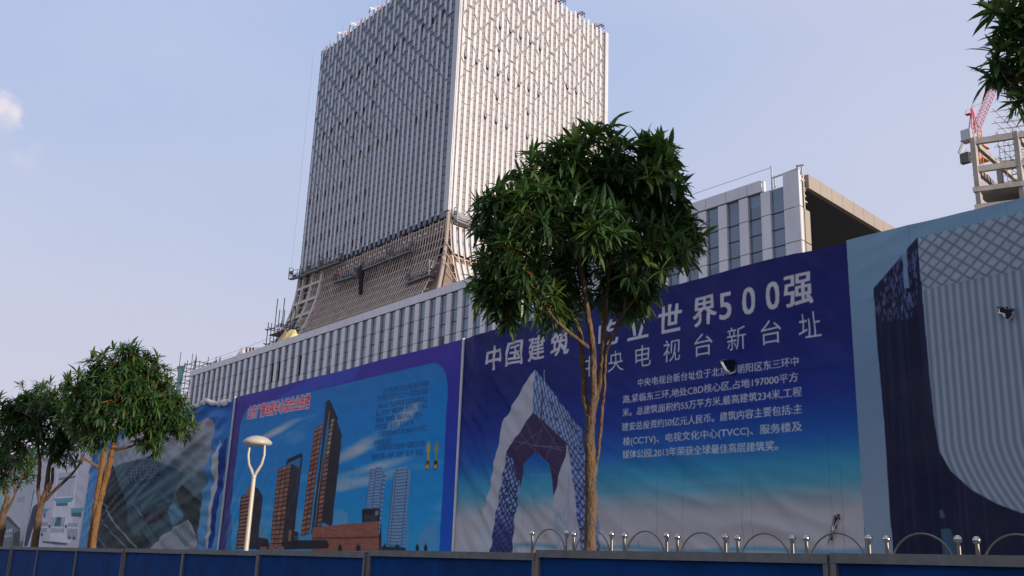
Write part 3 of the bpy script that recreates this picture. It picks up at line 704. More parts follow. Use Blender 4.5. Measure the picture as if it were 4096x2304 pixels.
# tower crane with a raised lattice jib
KD = 330.0
cdir = Vector((CF[0], CF[1], 0)).normalized(); kdep = float((np.array([wall(3925, 560, KD)[0], KD, 0]) @ CF))
kb = Vector((wall(3925, 560, KD)[0], KD, 0)); _, kz = wall(3905, 520, KD); KR = Vector((CR[0], CR[1], 0)).normalized()
kdist = float(np.dot(np.array([kb.x, kb.y, kz-EYE]), CF)); mpp = kdist/3913.3          # metres per photo pixel there
ck = thing('tower_crane', 'red and orange tower crane with its lattice jib raised behind the concrete frame', 'crane', (kb.x, kb.y, 0))
def lattice(p, a, b_, w0, w1, n, r, mi=0):
    a = Vector(a); b_ = Vector(b_); d = (b_-a).normalized(); x = d.cross(Vector((0, 0, 1)) if abs(d.z) < .9 else Vector((1, 0, 0))).normalized(); y = d.cross(x)
    C = []
    for i in range(n+1):
        q = a.lerp(b_, i/n); ww = (w0+(w1-w0)*i/n)/2; C.append([q+x*ww+y*ww, q-x*ww+y*ww, q-x*ww-y*ww, q+x*ww-y*ww])
    for k in range(4):
        p.tube([c[k] for c in C], r, 5, mi)
        for i in range(n):
            p.tube([C[i][k], C[i+1][(k+1) % 4]], r*.6, 4, mi, False); p.tube([C[i][k], C[i][(k+1) % 4]], r*.6, 4, mi, False)
def kp(px, py, side=0):                     # point in the crane's own upright plane facing the street
    v = ray(px, py); q = v*kdist/float(v @ CF); return Vector((q[0], q[1], q[2]+EYE))+cdir*side
p = MB(); top = kp(3905, 545); lattice(p, (top.x, top.y, 0), top, 2.2, 2.2, 30, .11); p.build('mast', M['orange'], ck)
p = MB(); lattice(p, kp(3908, 640), kp(3903, 520), 2.8, 2.8, 4, .2); 
for z in (700, 640, 590, 560): q = kp(3930, z); p.box((q.x-2.4, q.y-2.4, q.z-.3), (q.x+1.6, q.y+2.4, q.z))
p.build('climbing_frame', M['orange'], ck)
p = MB(); lattice(p, kp(3902, 520), kp(4012, 262), 2.3, 2.1, 18, .09); p.build('jib', M['red'], ck)
p = MB(); a0 = kp(3887, 428)
for s in (-1.2, 1.2): p.tube([kp(3881, 518, s), a0], .2, 5); p.tube([kp(3908, 520, s), a0], .2, 5)
for f_ in (.3, .55, .8): p.tube([kp(3881, 518).lerp(a0, f_), kp(3908, 520).lerp(a0, f_)], .12, 5)
q = kp(3874, 452); p.box((q.x-1, q.y-1, q.z-.6), (q.x+.8, q.y+1, q.z-.5)); p.bar(q+Vector((-1, 0, -.5)), q+Vector((-1, 0, 1.2)), .1); p.bar(q+Vector((.8, 0, -.5)), q+Vector((.8, 0, 1.2)), .1); p.bar(q+Vector((-1, 0, 1.2)), q+Vector((.8, 0, 1.2)), .1)
p.build('head_frame', M['red'], ck)
p = MB(); p.tube([a0, kp(3960, 300)], .07, 5); p.tube([a0, kp(3930, 412)], .07, 5); p.build('pendant_cable', M['dark_steel'], ck)
p = MB(); q = kp(3870, 542); p.box((q.x-1.7, q.y-1.6, q.z-1.9), (q.x+1.7, q.y+1.6, q.z+1.9)); p.box((q.x-2.0, q.y-1.9, q.z-2.3), (q.x+2.0, q.y+1.9, q.z-1.95)); p.build('machinery_house', M['galv'], ck)
p = MB(); q = kp(3862, 630); p.box((q.x-1.6, q.y-1, q.z-2.2), (q.x+1.6, q.y+1, q.z+1.6)); p.build('counterweight', M['dark_steel'], ck)
p = MB(); p.bar(kp(3835, 612), kp(3852, 570), 1.6, .4); 
for k in range(7): p.bar(kp(3836+k*2.5, 614-k*6), kp(3856+k*2, 618-k*3), .12)
p.build('platform', M['galv'], ck)

# ------------------------------------------------------------------ street lamp
LX, LY = -19.85, 9.0
lp = thing('street_lamp', 'cream street lamp with a mushroom shaped head on forked arms', 'street lamp', (LX, LY, .15))
p = MB(); p.tube([(LX, LY, .15), (LX, LY, .5), (LX, LY, 3.30)], [.060, .054, .043], 20); p.lathe([(.047, 3.28), (.047, 3.33), (.042, 3.34)], (LX, LY, 0), 20); p.build('pole', M['lamp'], lp, True)
p = MB(); p.lathe([(.0, 3.262), (.051, 3.262), (.051, 3.285), (.0, 3.285)], (LX, LY, 0), 20); p.lathe([(.0, 2.0), (.0535, 2.0), (.0535, 2.012), (.0, 2.012)], (LX, LY, 0), 20); p.build('joint_ring', M['galv'], lp, True)
p = MB(); p.box((LX-.03, LY-.064, .7), (LX+.03, LY-.04, 1.05)); p.build('access_door', M['lamp'], lp)
HZ = 3.96
for s in (-1, 1):
    p = MB(); dx, dy = .16*math.cos(R(35)), .16*math.sin(R(35))
    p.tube([(LX, LY, 3.28), (LX+s*dx*.35, LY+s*dy*.35, 3.40), (LX+s*dx*.95, LY+s*dy*.95, 3.56), (LX+s*dx*1.2, LY+s*dy*1.2, 3.75), (LX+s*dx*1.1, LY+s*dy*1.1, HZ+.01)], [.034, .032, .027, .025, .024], 12)
    p.build('arm', M['lamp'], lp, True)
p = MB(); p.lathe([(.305, HZ+.045), (.308, HZ+.065), (.285, HZ+.10), (.22, HZ+.15), (.14, HZ+.185), (.06, HZ+.2), (0, HZ+.203)], (LX, LY, 0), 40); p.build('head_cover', M['lamp'], lp, True)
p = MB(); p.lathe([(0, HZ-.005), (.14, HZ-.01), (.24, HZ+.005), (.295, HZ+.03), (.30, HZ+.045)], (LX, LY, 0), 40); p.build('lens', M['lamp_lens'], lp, True)

# ------------------------------------------------------------------ blue hoarding along the road
HD = 5.7
hx = [-36.6, -33.7, -30.8, -27.9, -25.0, -22.8, -20.0, -17.33, -14.72, -12.15, -9.474, -6.676, -3.765, -.9, 2.0, 4.9]
hz = [1.68, 1.68, 1.685, 1.69, 1.695, 1.70, 1.705, 1.715, 1.72, 1.735, 1.757, 1.783, 1.788, 1.79, 1.79]
hd = thing('site_hoarding', 'long blue sheet metal hoarding with grey rails along the foot of the picture', 'hoarding', (-12, HD, 0))
for i in range(len(hx)-1):
    a, c, z = hx[i], hx[i+1], hz[i]; dy = .012*((i*5) % 3-1)
    p = MB(); p.box((a+.05, HD+.01+dy, .05), (c-.05, HD+.03+dy, z-.045)); sh = p.build('sheet', M['hoard_blue'], hd)
    p = MB(); p.box((a+.015, HD-.025+dy, z-.062), (c-.015, HD+.05+dy, z)); p.box((a+.015, HD-.02+dy, .03), (a+.052, HD+.045+dy, z-.064)); p.box((c-.052, HD-.02+dy, .03), (c-.015, HD+.045+dy, z-.064)); p.box((a+.054, HD-.02+dy, .03), (c-.054, HD+.045+dy, .09))
    p.build('rail_frame', M['hoard_grey'], sh)
for i, x in enumerate(hx):
    z = min(hz[max(0, i-1)], hz[min(len(hz)-1, i)])-(.02 if x > -5 else .004)
    p = MB(); p.box((x-.028, HD+.0, 0), (x+.028, HD+.07, z)); p.box((x-.014, HD-.008, .02), (x+.014, HD+.002, z-.02), 1)
    p.build('post', [M['hoard_grey'], M['rust'] if i in (4, 5, 7, 8, 9, 11) else M['hoard_grey']], hd)
# ------------------------------------------------------------------ stainless railing of hoops
secs = [(-12.26, -11.52, 2.13), (-11.352, -10.595, 2.13), (-10.449, -9.699, 2.11), (-9.461, -8.711, 2.093), (-8.531, -7.773, 2.071), (-7.59, -6.828, 2.058), (-6.644, -5.88, 2.058), (-5.674, -4.914, 2.05), (-4.729, -3.97, 2.04)]
rlab = [None, 'steel hoop railing section left of the tree, the first in the row', 'steel hoop railing section behind the main tree trunk', 'steel hoop railing section just right of the tree trunk', 'steel hoop railing section below the text of the dark blue banner', 'steel hoop railing section, fifth from the left in the row', 'steel hoop railing section in front of the torn banner corner', 'steel hoop railing section in front of the dark printed tower', 'steel hoop railing section at the right edge of the photo']
RD = 9.6
rail0 = None
for i, (a, c, z) in enumerate(secs):
    if rlab[i] is None: continue
    t = thing('hoop_railing', rlab[i], 'railing', (a, RD, .15), 'steel hoop railing sections')
    for x in (a, c):
        p = MB(); p.tube([(x, RD, .15), (x, RD, z-.03)], .0215, 14); po = p.build('post', M['steel'], t, True)
        p = MB(); p.lathe([(.041*math.sin(math.pi*k/12), z-.041*math.cos(math.pi*k/12)) for k in range(13)], (x, RD, 0), 20); p.build('ball', M['chrome'], po, True)
    p = MB(); mid = (a+c)/2; hw = (c-a)/2-.02; hgt = .40
    p.tube([(mid-hw*math.cos(math.pi*k/24), RD, z-.38+(hgt+.035)*math.sin(math.pi*k/24)**.9) for k in range(25)], .0098, 10); p.build('hoop', M['steel'], t, True)
    p = MB()
    for zz in (z-.46, .55): p.tube([(a, RD, zz), (c, RD, zz)], .016, 8)
    if i == 1: p.box((a+.02, RD-.05, z-.325), (c-.03, RD+.03, z-.305))
    p.build('cross_rail', M['steel'], t, True)
# ------------------------------------------------------------------ trees
def leaf_mat(name, c, tr, rough=.38):
    mt = bpy.data.materials.new(name); mt.use_nodes = True; t = mt.node_tree; p = t.nodes['Principled BSDF']
    p.inputs['Roughness'].default_value = rough; p.inputs['Specular IOR Level'].default_value = .6
    tcn = t.nodes.new('ShaderNodeTexCoord'); nz = t.nodes.new('ShaderNodeTexNoise'); nz.inputs['Scale'].default_value = 5; nz.inputs['Detail'].default_value = 3
    t.links.new(tcn.outputs['Object'], nz.inputs['Vector'])
    r = t.nodes.new('ShaderNodeValToRGB'); r.color_ramp.elements[0].position = .35; r.color_ramp.elements[1].position = .65
    r.color_ramp.elements[0].color = (c[0]*.65, c[1]*.65, c[2]*.7, 1); r.color_ramp.elements[1].color = (c[0]*1.3, c[1]*1.3, c[2]*1.1, 1)
    t.links.new(nz.outputs['Fac'], r.inputs[0]); t.links.new(r.outputs[0], p.inputs['Base Color'])
    tl = t.nodes.new('ShaderNodeBsdfTranslucent'); tl.inputs[0].default_value = (c[0]*1.6, c[1]*1.9, c[2]*.8, 1)
    mx = t.nodes.new('ShaderNodeMixShader'); mx.inputs[0].default_value = tr
    t.links.new(p.outputs[0], mx.inputs[1]); t.links.new(tl.outputs[0], mx.inputs[2])
    t.links.new(mx.outputs[0], t.nodes['Material Output'].inputs[0])
    return mt
LEAF = [leaf_mat('leaf_dark', (.034, .076, .028), .22), leaf_mat('leaf_mid', (.052, .106, .032), .26), leaf_mat('leaf_young', (.105, .150, .034), .3), leaf_mat('leaf_dry', (.13, .07, .03), .2)]
def bark(name, a, c):
    mt = mat(name, a, .9, base2=c, vscale=11, bump=1., bscale=34, stretch=(1, 1, .4))
    t = mt.node_tree; p = t.nodes['Principled BSDF']; src = p.inputs['Base Color'].links[0].from_socket; p.inputs['Specular IOR Level'].default_value = .2
    tcn = t.nodes.new('ShaderNodeTexCoord'); nz = t.nodes.new('ShaderNodeTexNoise'); nz.inputs['Scale'].default_value = 5.5; nz.inputs['Detail'].default_value = 7; nz.inputs['Roughness'].default_value = .7
    t.links.new(tcn.outputs['Object'], nz.inputs['Vector'])
    mr = t.nodes.new('ShaderNodeMapRange'); mr.inputs['From Min'].default_value = .52; mr.inputs['From Max'].default_value = .66; mr.inputs['To Max'].default_value = .55
    t.links.new(nz.outputs['Fac'], mr.inputs['Value'])
    mx = t.nodes.new('ShaderNodeMix'); mx.data_type = 'RGBA'; mx.inputs[7].default_value = (c[0]*.55, c[1]*.6, c[2]*.7, 1)
    t.links.new(mr.outputs[0], mx.inputs[0]); t.links.new(src, mx.inputs[6]); t.links.new(mx.outputs[2], p.inputs['Base Color'])
    return mt
BARK = bark('bark_grey', (.17, .105, .06), (.085, .06, .042)); BARK_O = bark('bark_ochre', (.25, .13, .05), (.15, .078, .03))

def add_whorl(mb, p, ax, L, rnd, young):
    ax = ax.normalized(); u = ax.cross(Vector((.3, .2, 1))); u = u.normalized() if u.length > .05 else Vector((1, 0, 0)); v = ax.cross(u)
    n = rnd.randint(7, 14); ws = rnd.uniform(.8, 1.12); ph = rnd.random()*6.28
    base_mi = 2 if rnd.random() < young else (1 if rnd.random() < .5 else 0)
    for i in range(n):
        a = ph+i*2.4; tilt = R(rnd.uniform(30, 95)); q = p-ax*rnd.uniform(0, .1)*L*2
        d = (ax*math.cos(tilt)+(u*math.cos(a)+v*math.sin(a))*math.sin(tilt)).normalized()
        l = L*rnd.choice((rnd.uniform(.4, .8), rnd.uniform(.75, 1.2)))*ws; w = l*rnd.uniform(.085, .115); droop = rnd.uniform(.15, .7)
        pts = [q]; dd = d.copy()
        for k in range(4):
            dd = (dd+Vector((0, 0, -droop*.28))).normalized(); pts.append(pts[-1]+dd*(l/4))
        side = d.cross(Vector((0, 0, 1))); side = side.normalized() if side.length > .1 else u
        side = (side+v*rnd.uniform(-.5, .5)+u*rnd.uniform(-.3, .3)).normalized()
        nn = side.cross(dd).normalized()*(w*.35)
        rows = []
        for pt, k in zip(pts, (.12, .85, 1.0, .62, .0)):
            rows.append([pt-side*w*k+nn*k, pt-Vector((0, 0, 0)), pt+side*w*k+nn*k])
        mi = 3 if rnd.random() < .006 else (base_mi if rnd.random() < .8 else rnd.randint(0, 1))
        mb.grid(rows, mi)
def tree(label, stems, lobes, L, seed, lean=0., wood=None, young=.2, group='street trees along the fence', limbs=5, limb_r=.03):
    rnd = random.Random(seed)
    b0 = Vector(stems[0][0][0]); t = thing('mango_tree', label, 'tree', b0, group)
    tm = MB(); ends = []
    for pts, rad in stems:
        # add knots and a slight wander so that stems are not perfect pipes
        P = [Vector(q) for q in pts]; out = []; rr = []
        for i in range(len(P)-1):
            for k in range(7):
                f_ = k/7; q = P[i].lerp(P[i+1], f_); s = .007 if (i or k) else 0
                out.append(q+Vector((rnd.uniform(-s, s), rnd.uniform(-s, s), 0))); rr.append((rad[i]+(rad[i+1]-rad[i])*f_)*(rnd.uniform(1.12, 1.2) if rnd.random() < .07 else rnd.uniform(.94, 1.05)))
        out.append(P[-1]); rr.append(rad[-1]); tm.tube(out, rr, 12); ends.append((P[-1], rad[-1]))
    cc = sum((c for c, r, n in lobes), Vector())/len(lobes)
    cm = MB()
    for c, r, n in lobes:
        e, er = min(ends, key=lambda q: (q[0]-c).length); midp = e.lerp(c, .55)+Vector((rnd.uniform(-.1, .1), rnd.uniform(-.1, .1), rnd.uniform(-.05, .1)))
        tm.tube([e, midp, c], [er*.7, er*.5, limb_r*.6], 7)
        tips = []
        for i in range(n):
            d = Vector((rnd.gauss(0, 1), rnd.gauss(0, 1), rnd.gauss(0.05, .9))).normalized()
            q = c+d*r*(rnd.random()**.45*(1.22 if rnd.random() < .06 else 1.)); tips.append(q)
            ax = (d*.8+(q-cc).normalized()*.55+Vector((0, 0, .35)))
            add_whorl(cm, q, ax, L, rnd, young)
        for q in rnd.sample(tips, min(len(tips), limbs*4)):
            tm.tube([c.lerp(e, .25), c.lerp(q, .5)+Vector((0, 0, -.04)), q], [limb_r*.55, limb_r*.35, limb_r*.15], 5, cap=False)
    tm.build('trunk', wood or BARK, t, True); cm.build('crown', LEAF, t, False)
    return t
def lobe(px, py, rpx, depth, dz, n):
    c = deep(px, py, depth+dz); return (c, 1.1*rpx*(depth+dz)/3913.3, int(n*1.75))
D0 = 11.5
def S(*pts): return [tuple(deep(x, y, D0+dz)) for x, y, dz in pts]
bx, by_ = -8.41, 8.0
stems = [([(bx, by_, .15)]+S((2364, 2000, 0), (2358, 1800, 0), (2360, 1660, 0)), (.078, .070, .065, .060)),
         (S((2362, 1700, 0), (2338, 1600, .02), (2330, 1430, .05), (2322, 1330, .1), (2250, 1180, .3), (2170, 1020, .4)), (.046, .036, .033, .028, .022, .016)),
         (S((2362, 1680, 0), (2376, 1560, -.05), (2372, 1400, -.05), (2350, 1240, -.05), (2320, 1050, -.1), (2330, 850, -.1)), (.046, .040, .037, .030, .024, .016)),
         (S((2368, 1660, 0), (2402, 1520, .05), (2412, 1380, .1), (2420, 1250, .2), (2440, 1050, .3), (2450, 860, .3)), (.040, .036, .032, .029, .023, .016)),
         (S((2382, 1900, .0), (2404, 1700, .0), (2416, 1560, .0), (2424, 1420, .05), (2470, 1290, .05), (2560, 1160, .0)), (.02, .02, .018, .017, .014, .01)),
         (S((2352, 1390, -.05), (2290, 1340, -.2), (2230, 1290, -.3), (2170, 1210, -.35), (2120, 1130, -.4)), (.024, .021, .018, .014, .01)),
         (S((2415, 1380, .1), (2480, 1290, .3), (2560, 1220, .5), (2610, 1120, .6)), (.024, .018, .014, .01))]
lobes = [lobe(2370, 695, 180, D0, .1, 80), lobe(2560, 680, 140, D0, -.1, 48), lobe(2200, 730, 140, D0, 0, 44), lobe(2020, 860, 125, D0, .1, 40), lobe(2190, 860, 150, D0, -.4, 44),
         lobe(2640, 800, 125, D0, .1, 42), lobe(2480, 860, 170, D0, .5, 46), lobe(2330, 800, 150, D0, .6, 40), lobe(2400, 900, 110, D0, -.75, 26), lobe(2690, 960, 110, D0, 0, 36), lobe(2600, 1000, 130, D0, -.4, 34),
         lobe(2000, 1060, 90, D0, .1, 22), lobe(2070, 1000, 110, D0, -.5, 26), lobe(2020, 1190, 105, D0, .0, 26), lobe(2130, 1180, 100, D0, -.2, 22), lobe(2560, 1140, 90, D0, .3, 20), lobe(2480, 1080, 90, D0, .7, 14), lobe(2260, 1060, 110, D0, .5, 16), lobe(2620, 600, 70, D0, 0, 10), lobe(1960, 1130, 70, D0, -.1, 14), lobe(2740, 930, 70, D0, 0, 14), lobe(2290, 1180, 90, D0, .5, 12), lobe(2450, 1170, 90, D0, .6, 12), lobe(2210, 1250, 75, D0, .1, 10), lobe(2530, 1220, 75, D0, .3, 10), lobe(2340, 980, 120, D0, .6, 18)]
tree('tall multi stemmed mango tree in front of the dark blue banner title', stems, lobes, .265, 3)
def far_tree(label, pts, depth, crown, L, seed, nw, wood=BARK_O):
    stems = []
    for st, rad in pts: stems.append(([tuple(deep(x, y, depth+dz)) for x, y, dz in st], rad))
    b = stems[0][0][0]; stems[0][0][0] = (b[0], b[1], .15)
    lb = [lobe(x, y, r, depth, dz, int(nw*(r/90)**2)) for x, y, r, dz in crown]
    return tree(label, stems, lb, L, seed, wood=wood, young=.08, limb_r=.05)
far_tree('mango tree with twin ochre stems and the largest crown of the left group',
         [([(368, 2210, 0), (395, 2020, 0), (440, 1850, 0), (462, 1740, 0), (500, 1640, 0)], (.085, .078, .072, .064, .045)), ([(352, 2230, 0), (378, 2060, 0), (410, 1850, 0), (424, 1720, 0), (400, 1620, 0)], (.08, .072, .068, .058, .045)),
          ([(405, 1900, 0), (398, 1870, 0), (350, 1842, -.2), (330, 1830, -.2)], (.05, .04, .03, .02)), ([(455, 1800, 0), (510, 1790, -.2), (570, 1770, -.2)], (.04, .03, .015))], 25.6,
         [(500, 1470, 90, 0), (590, 1500, 80, 0), (420, 1500, 80, .2), (380, 1580, 85, .1), (480, 1580, 110, -.6), (600, 1590, 95, -.3), (680, 1640, 60, 0), (720, 1690, 48, 0), (340, 1660, 75, -.2), (430, 1680, 85, -.5), (560, 1680, 80, -.2), (640, 1720, 60, .1), (600, 1770, 50, -.3), (450, 1560, 90, .8), (570, 1560, 90, .8), (660, 1560, 55, .3), (340, 1740, 45, 0), (520, 1420, 45, 0), (345, 1560, 80, 0), (320, 1650, 75, .1), (700, 1650, 65, .1), (730, 1720, 50, -.2), (380, 1760, 50, -.3), (620, 1660, 70, -.4)], .34, 11, 34)
far_tree('forked mango tree behind a lighter banner, middle one of the left group',
         [([(140, 2215, 0), (150, 2100, 0), (162, 2020, 0)], (.115, .105, .105)), ([(158, 2040, 0), (185, 1960, 0), (195, 1870, 0), (215, 1780, 0)], (.078, .07, .06, .045)), ([(162, 2030, 0), (152, 1960, 0), (160, 1860, 0), (150, 1760, 0)], (.06, .055, .05, .04)),
          ([(170, 2010, 0), (230, 1950, -.2), (280, 1905, -.3), (325, 1850, -.4)], (.055, .05, .04, .025)), ([(188, 1970, 0), (208, 1930, 0), (212, 1870, 0)], (.06, .05, .04))], 29.5,
         [(200, 1580, 70, 0), (120, 1600, 70, .2), (270, 1590, 65, 0), (60, 1680, 60, 0), (150, 1680, 85, -.6), (250, 1680, 85, -.4), (90, 1740, 60, -.2), (200, 1760, 70, -.1), (280, 1760, 50, .2), (300, 1680, 50, .4), (60, 1800, 45, 0), (320, 1840, 22, -.4), (180, 1640, 80, .8), (20, 1640, 60, 0), (330, 1740, 55, 0), (110, 1660, 80, .3), (30, 1740, 60, .2), (240, 1820, 45, 0)], .34, 23, 34, BARK)
far_tree('mango tree at the left edge of the photo, cut by the frame',
         [([(-5, 2210, 0), (5, 2130, 0), (12, 2050, 0), (30, 1990, 0)], (.125, .115, .10, .08)), ([(14, 2060, 0), (40, 2020, 0), (60, 1980, 0)], (.06, .05, .03))], 33.0,
         [(10, 1780, 70, 0), (70, 1830, 60, 0), (-50, 1750, 70, 0), (-60, 1850, 60, 0), (20, 1880, 70, -.3), (95, 1900, 45, 0), (130, 1850, 45, .3), (-20, 1930, 45, 0)], .34, 31, 34, BARK)
# the tree at the right-hand edge
DR = 8.6
def SR(*pts): return [tuple(deep(x, y, DR+dz)) for x, y, dz in pts]
b = deep(4420, 2100, DR)
stems = [([(b.x, b.y, .15)]+SR((4420, 1500, 0), (4400, 1000, 0), (4370, 700, 0)), (.10, .085, .075, .065)), (SR((4400, 1000, 0), (4330, 600, .1), (4200, 300, 0), (4100, 50, 0)), (.05, .04, .03, .02)), (SR((4370, 700, 0), (4420, 300, 0), (4480, -100, 0)), (.06, .045, .03)), (SR((4340, 640, 0), (4200, 420, 0), (4080, 320, 0), (3960, 200, 0)), (.03, .022, .014, .008))]
lobes = [lobe(4060, 110, 105, DR, 0, 9), lobe(4060, 300, 85, DR, .1, 8), lobe(4140, 230, 130, DR, .4, 14), lobe(3985, 40, 65, DR, 0, 3), lobe(3975, 230, 40, DR, 0, 2), lobe(4095, 400, 55, DR, 0, 5), lobe(4300, 100, 240, DR, 0, 60), lobe(4300, 300, 190, DR, .2, 40), lobe(4550, 200, 260, DR, 0, 60), lobe(4200, -150, 220, DR, 0, 46), lobe(4500, -250, 300, DR, 0, 60), lobe(4750, 100, 260, DR, .3, 44), lobe(4520, 420, 200, DR, .4, 36), lobe(4700, 450, 200, DR, 0, 30), lobe(4900, -200, 320, DR, 0, 60), lobe(4950, 350, 300, DR, .3, 50), lobe(4650, -500, 320, DR, 0, 60), lobe(4350, -420, 260, DR, 0, 50)]  # large outer lobes, out of view, added to shade the main tree
tree('mango tree leaning into the top right corner, only its dark leaves in view', stems, lobes, .245, 47, young=.10)
# ------------------------------------------------------------------ printed banners
BD = 14.0
class Print:
    """a printed sheet, drawn in metres (x along the fence, z up) and used as the banner's own colour"""
    SS = 2
    def __init__(s, x0, x1, z0, z1, ppm):
        s.x0, s.x1, s.z0, s.z1 = x0, x1, z0, z1; s.k = ppm*s.SS
        s.w = int((x1-x0)*ppm)*s.SS; s.h = int((z1-z0)*ppm)*s.SS; s.a = np.zeros((s.h, s.w, 3), np.float32)
        s.X = (x0+(np.arange(s.w)+.5)/s.k)[None, :]; s.Z = (z0+(np.arange(s.h)+.5)/s.k)[:, None]
    def vgrad(s, stops, mask=None):
        zs = [q[0] for q in stops]; o = np.argsort(zs); zs = np.array(zs)[o]; c = np.array([stops[i][1] for i in o], np.float32)
        g = np.stack([np.interp(s.Z[:, 0], zs, c[:, i]) for i in range(3)], 1)[:, None, :]
        if mask is None: s.a[:] = g
        else: s.a[:] = s.a*(1-mask[..., None])+g*mask[..., None]
    def noise(s, sx, sz, seed, octv=4):
        rs = np.random.RandomState(seed); out_ = np.zeros((s.h, s.w), np.float32); amp = 1; tot = 0
        for o in range(octv):
            nx = max(2, int((s.x1-s.x0)/sx*2**o)+2); nz = max(2, int((s.z1-s.z0)/sz*2**o)+2); g = rs.rand(nz, nx).astype(np.float32)
            u = np.linspace(0, nx-1.001, s.w); v = np.linspace(0, nz-1.001, s.h); iu = u.astype(int); iv = v.astype(int); fu_ = (u-iu); fv_ = (v-iv); fu_ = fu_*fu_*(3-2*fu_); fv_ = (fv_*fv_*(3-2*fv_))[:, None]
            A = g[iv][:, iu]*(1-fu_)+g[iv][:, iu+1]*fu_; B = g[iv+1][:, iu]*(1-fu_)+g[iv+1][:, iu+1]*fu_
            out_ += amp*(A*(1-fv_)+B*fv_); tot += amp; amp *= .5
        return out_/tot
    def blend(s, mask, c): s.a[:] = s.a*(1-mask[..., None])+np.array(c, np.float32)*mask[..., None]
    def poly(s, pts, c, al=1.):
        P = [((x-s.x0)*s.k, (z-s.z0)*s.k) for x, z in pts]; ys = [p[1] for p in P]; c = np.array(c, np.float32)
        y0 = max(0, int(math.ceil(min(ys)-.5))); y1 = min(s.h-1, int(math.floor(max(ys)-.5))); n = len(P)
        for y in range(y0, y1+1):
            yc = y+.5; xs = []
            for i in range(n):
                (ax, ay), (bx_, by2) = P[i], P[(i+1) % n]
                if (ay <= yc) != (by2 <= yc): xs.append(ax+(yc-ay)*(bx_-ax)/(by2-ay))
            xs.sort()
            for i in range(0, len(xs)-1, 2):
                a = max(0, int(math.ceil(xs[i]-.5))); b_ = min(s.w, int(math.floor(xs[i+1]-.5))+1)
                if b_ > a:
                    if al >= 1: s.a[y, a:b_] = c
                    else: s.a[y, a:b_] = s.a[y, a:b_]*(1-al)+c*al
    def line(s, a, b_, wd, c, al=1.):
        dx, dz = b_[0]-a[0], b_[1]-a[1]; L = math.hypot(dx, dz) or 1; nx, nz = -dz/L*wd/2, dx/L*wd/2
        s.poly([(a[0]+nx, a[1]+nz), (b_[0]+nx, b_[1]+nz), (b_[0]-nx, b_[1]-nz), (a[0]-nx, a[1]-nz)], c, al)
    def mask(s, pts):
        keep = s.a; s.a = np.zeros((s.h, s.w, 3), np.float32); s.poly(pts, (1, 1, 1)); mk = s.a[..., 0].copy(); s.a = keep; return mk
    def image(s, name):
        x = s.x0+1.1
        while x < s.x1: s.line((x, s.z0), (x+.01, s.z1), .010, (40, 46, 66), .22); x += 1.52
        A = s.a.reshape(s.h//s.SS, s.SS, s.w//s.SS, s.SS, 3).mean((1, 3)); A = np.clip(A, 0, 255)/255
        h_, w_ = A.shape[:2]; im = bpy.data.images.new(name, w_, h_); px = np.ones((h_, w_, 4), np.float32); px[..., :3] = A
        im.pixels.foreach_set(px.ravel()); im.update(); im.pack(); return im
def BOLD(b_, h):
    return [(0, 0)] if b_ <= 0 else [(i*b_*h, j*b_*h*.6) for i in (-1, 0, 1) for j in (-1, 0, 1)]
_glyph = {}
def glyph_tris(txt, bold):
    key = (txt, bold)
    if key not in _glyph:
        cu = bpy.data.curves.new('lettering', 'FONT'); cu.body = txt; cu.size = 1; cu.resolution_u = 3; cu.offset = bold; cu.align_x = 'LEFT'
        ob = bpy.data.objects.new('lettering', cu); col.objects.link(ob); dg = bpy.context.evaluated_depsgraph_get(); dg.update()
        me = ob.evaluated_get(dg).to_mesh(); me.calc_loop_triangles(); v = [(q.co.x, q.co.y) for q in me.vertices]
        tr = [[v[i] for i in lt.vertices] for lt in me.loop_triangles]; ob.evaluated_get(dg).to_mesh_clear()
        bpy.data.objects.remove(ob); bpy.data.curves.remove(cu); _glyph[key] = tr
    return _glyph[key]
def text(pr, txt, a, b_, h, c, bold=.02, al=1., chars=None):
    """set txt so that its ink runs from a=(x,z centre) to b_; h is the ink height of a full character"""
    tr = glyph_tris(txt, 0)
    if not tr: return
    xs = [p[0] for t in tr for p in t]; x0, x1 = min(xs), max(xs)
    kx = (b_[0]-a[0])/(x1-x0); kz = h/.93; sl = (b_[1]-a[1])/(b_[0]-a[0])
    for ox, oz in BOLD(bold, h):
        for t in tr: pr.poly([(a[0]+(p[0]-x0)*kx+ox, a[1]+(p[0]-x0)*kx*sl+(p[1]-.34)*kz+oz) for p in t], c, al)
def glyph_at(pr, ch, cx, cz, wd, h, c, bold):
    tr = glyph_tris(ch, 0); xs = [p[0] for t in tr for p in t]; zs = [p[1] for t in tr for p in t]
    x0, x1, z0, z1 = min(xs), max(xs), min(zs), max(zs)
    for ox, oz in BOLD(bold, h):
        for t in tr: pr.poly([(cx+ox+((p[0]-x0)/(x1-x0)-.5)*wd, cz+oz+((p[1]-z0)/(z1-z0)-.5)*h) for p in t], c)
KB = 1.0
def bz(px, py): return wall(px, py, BD)
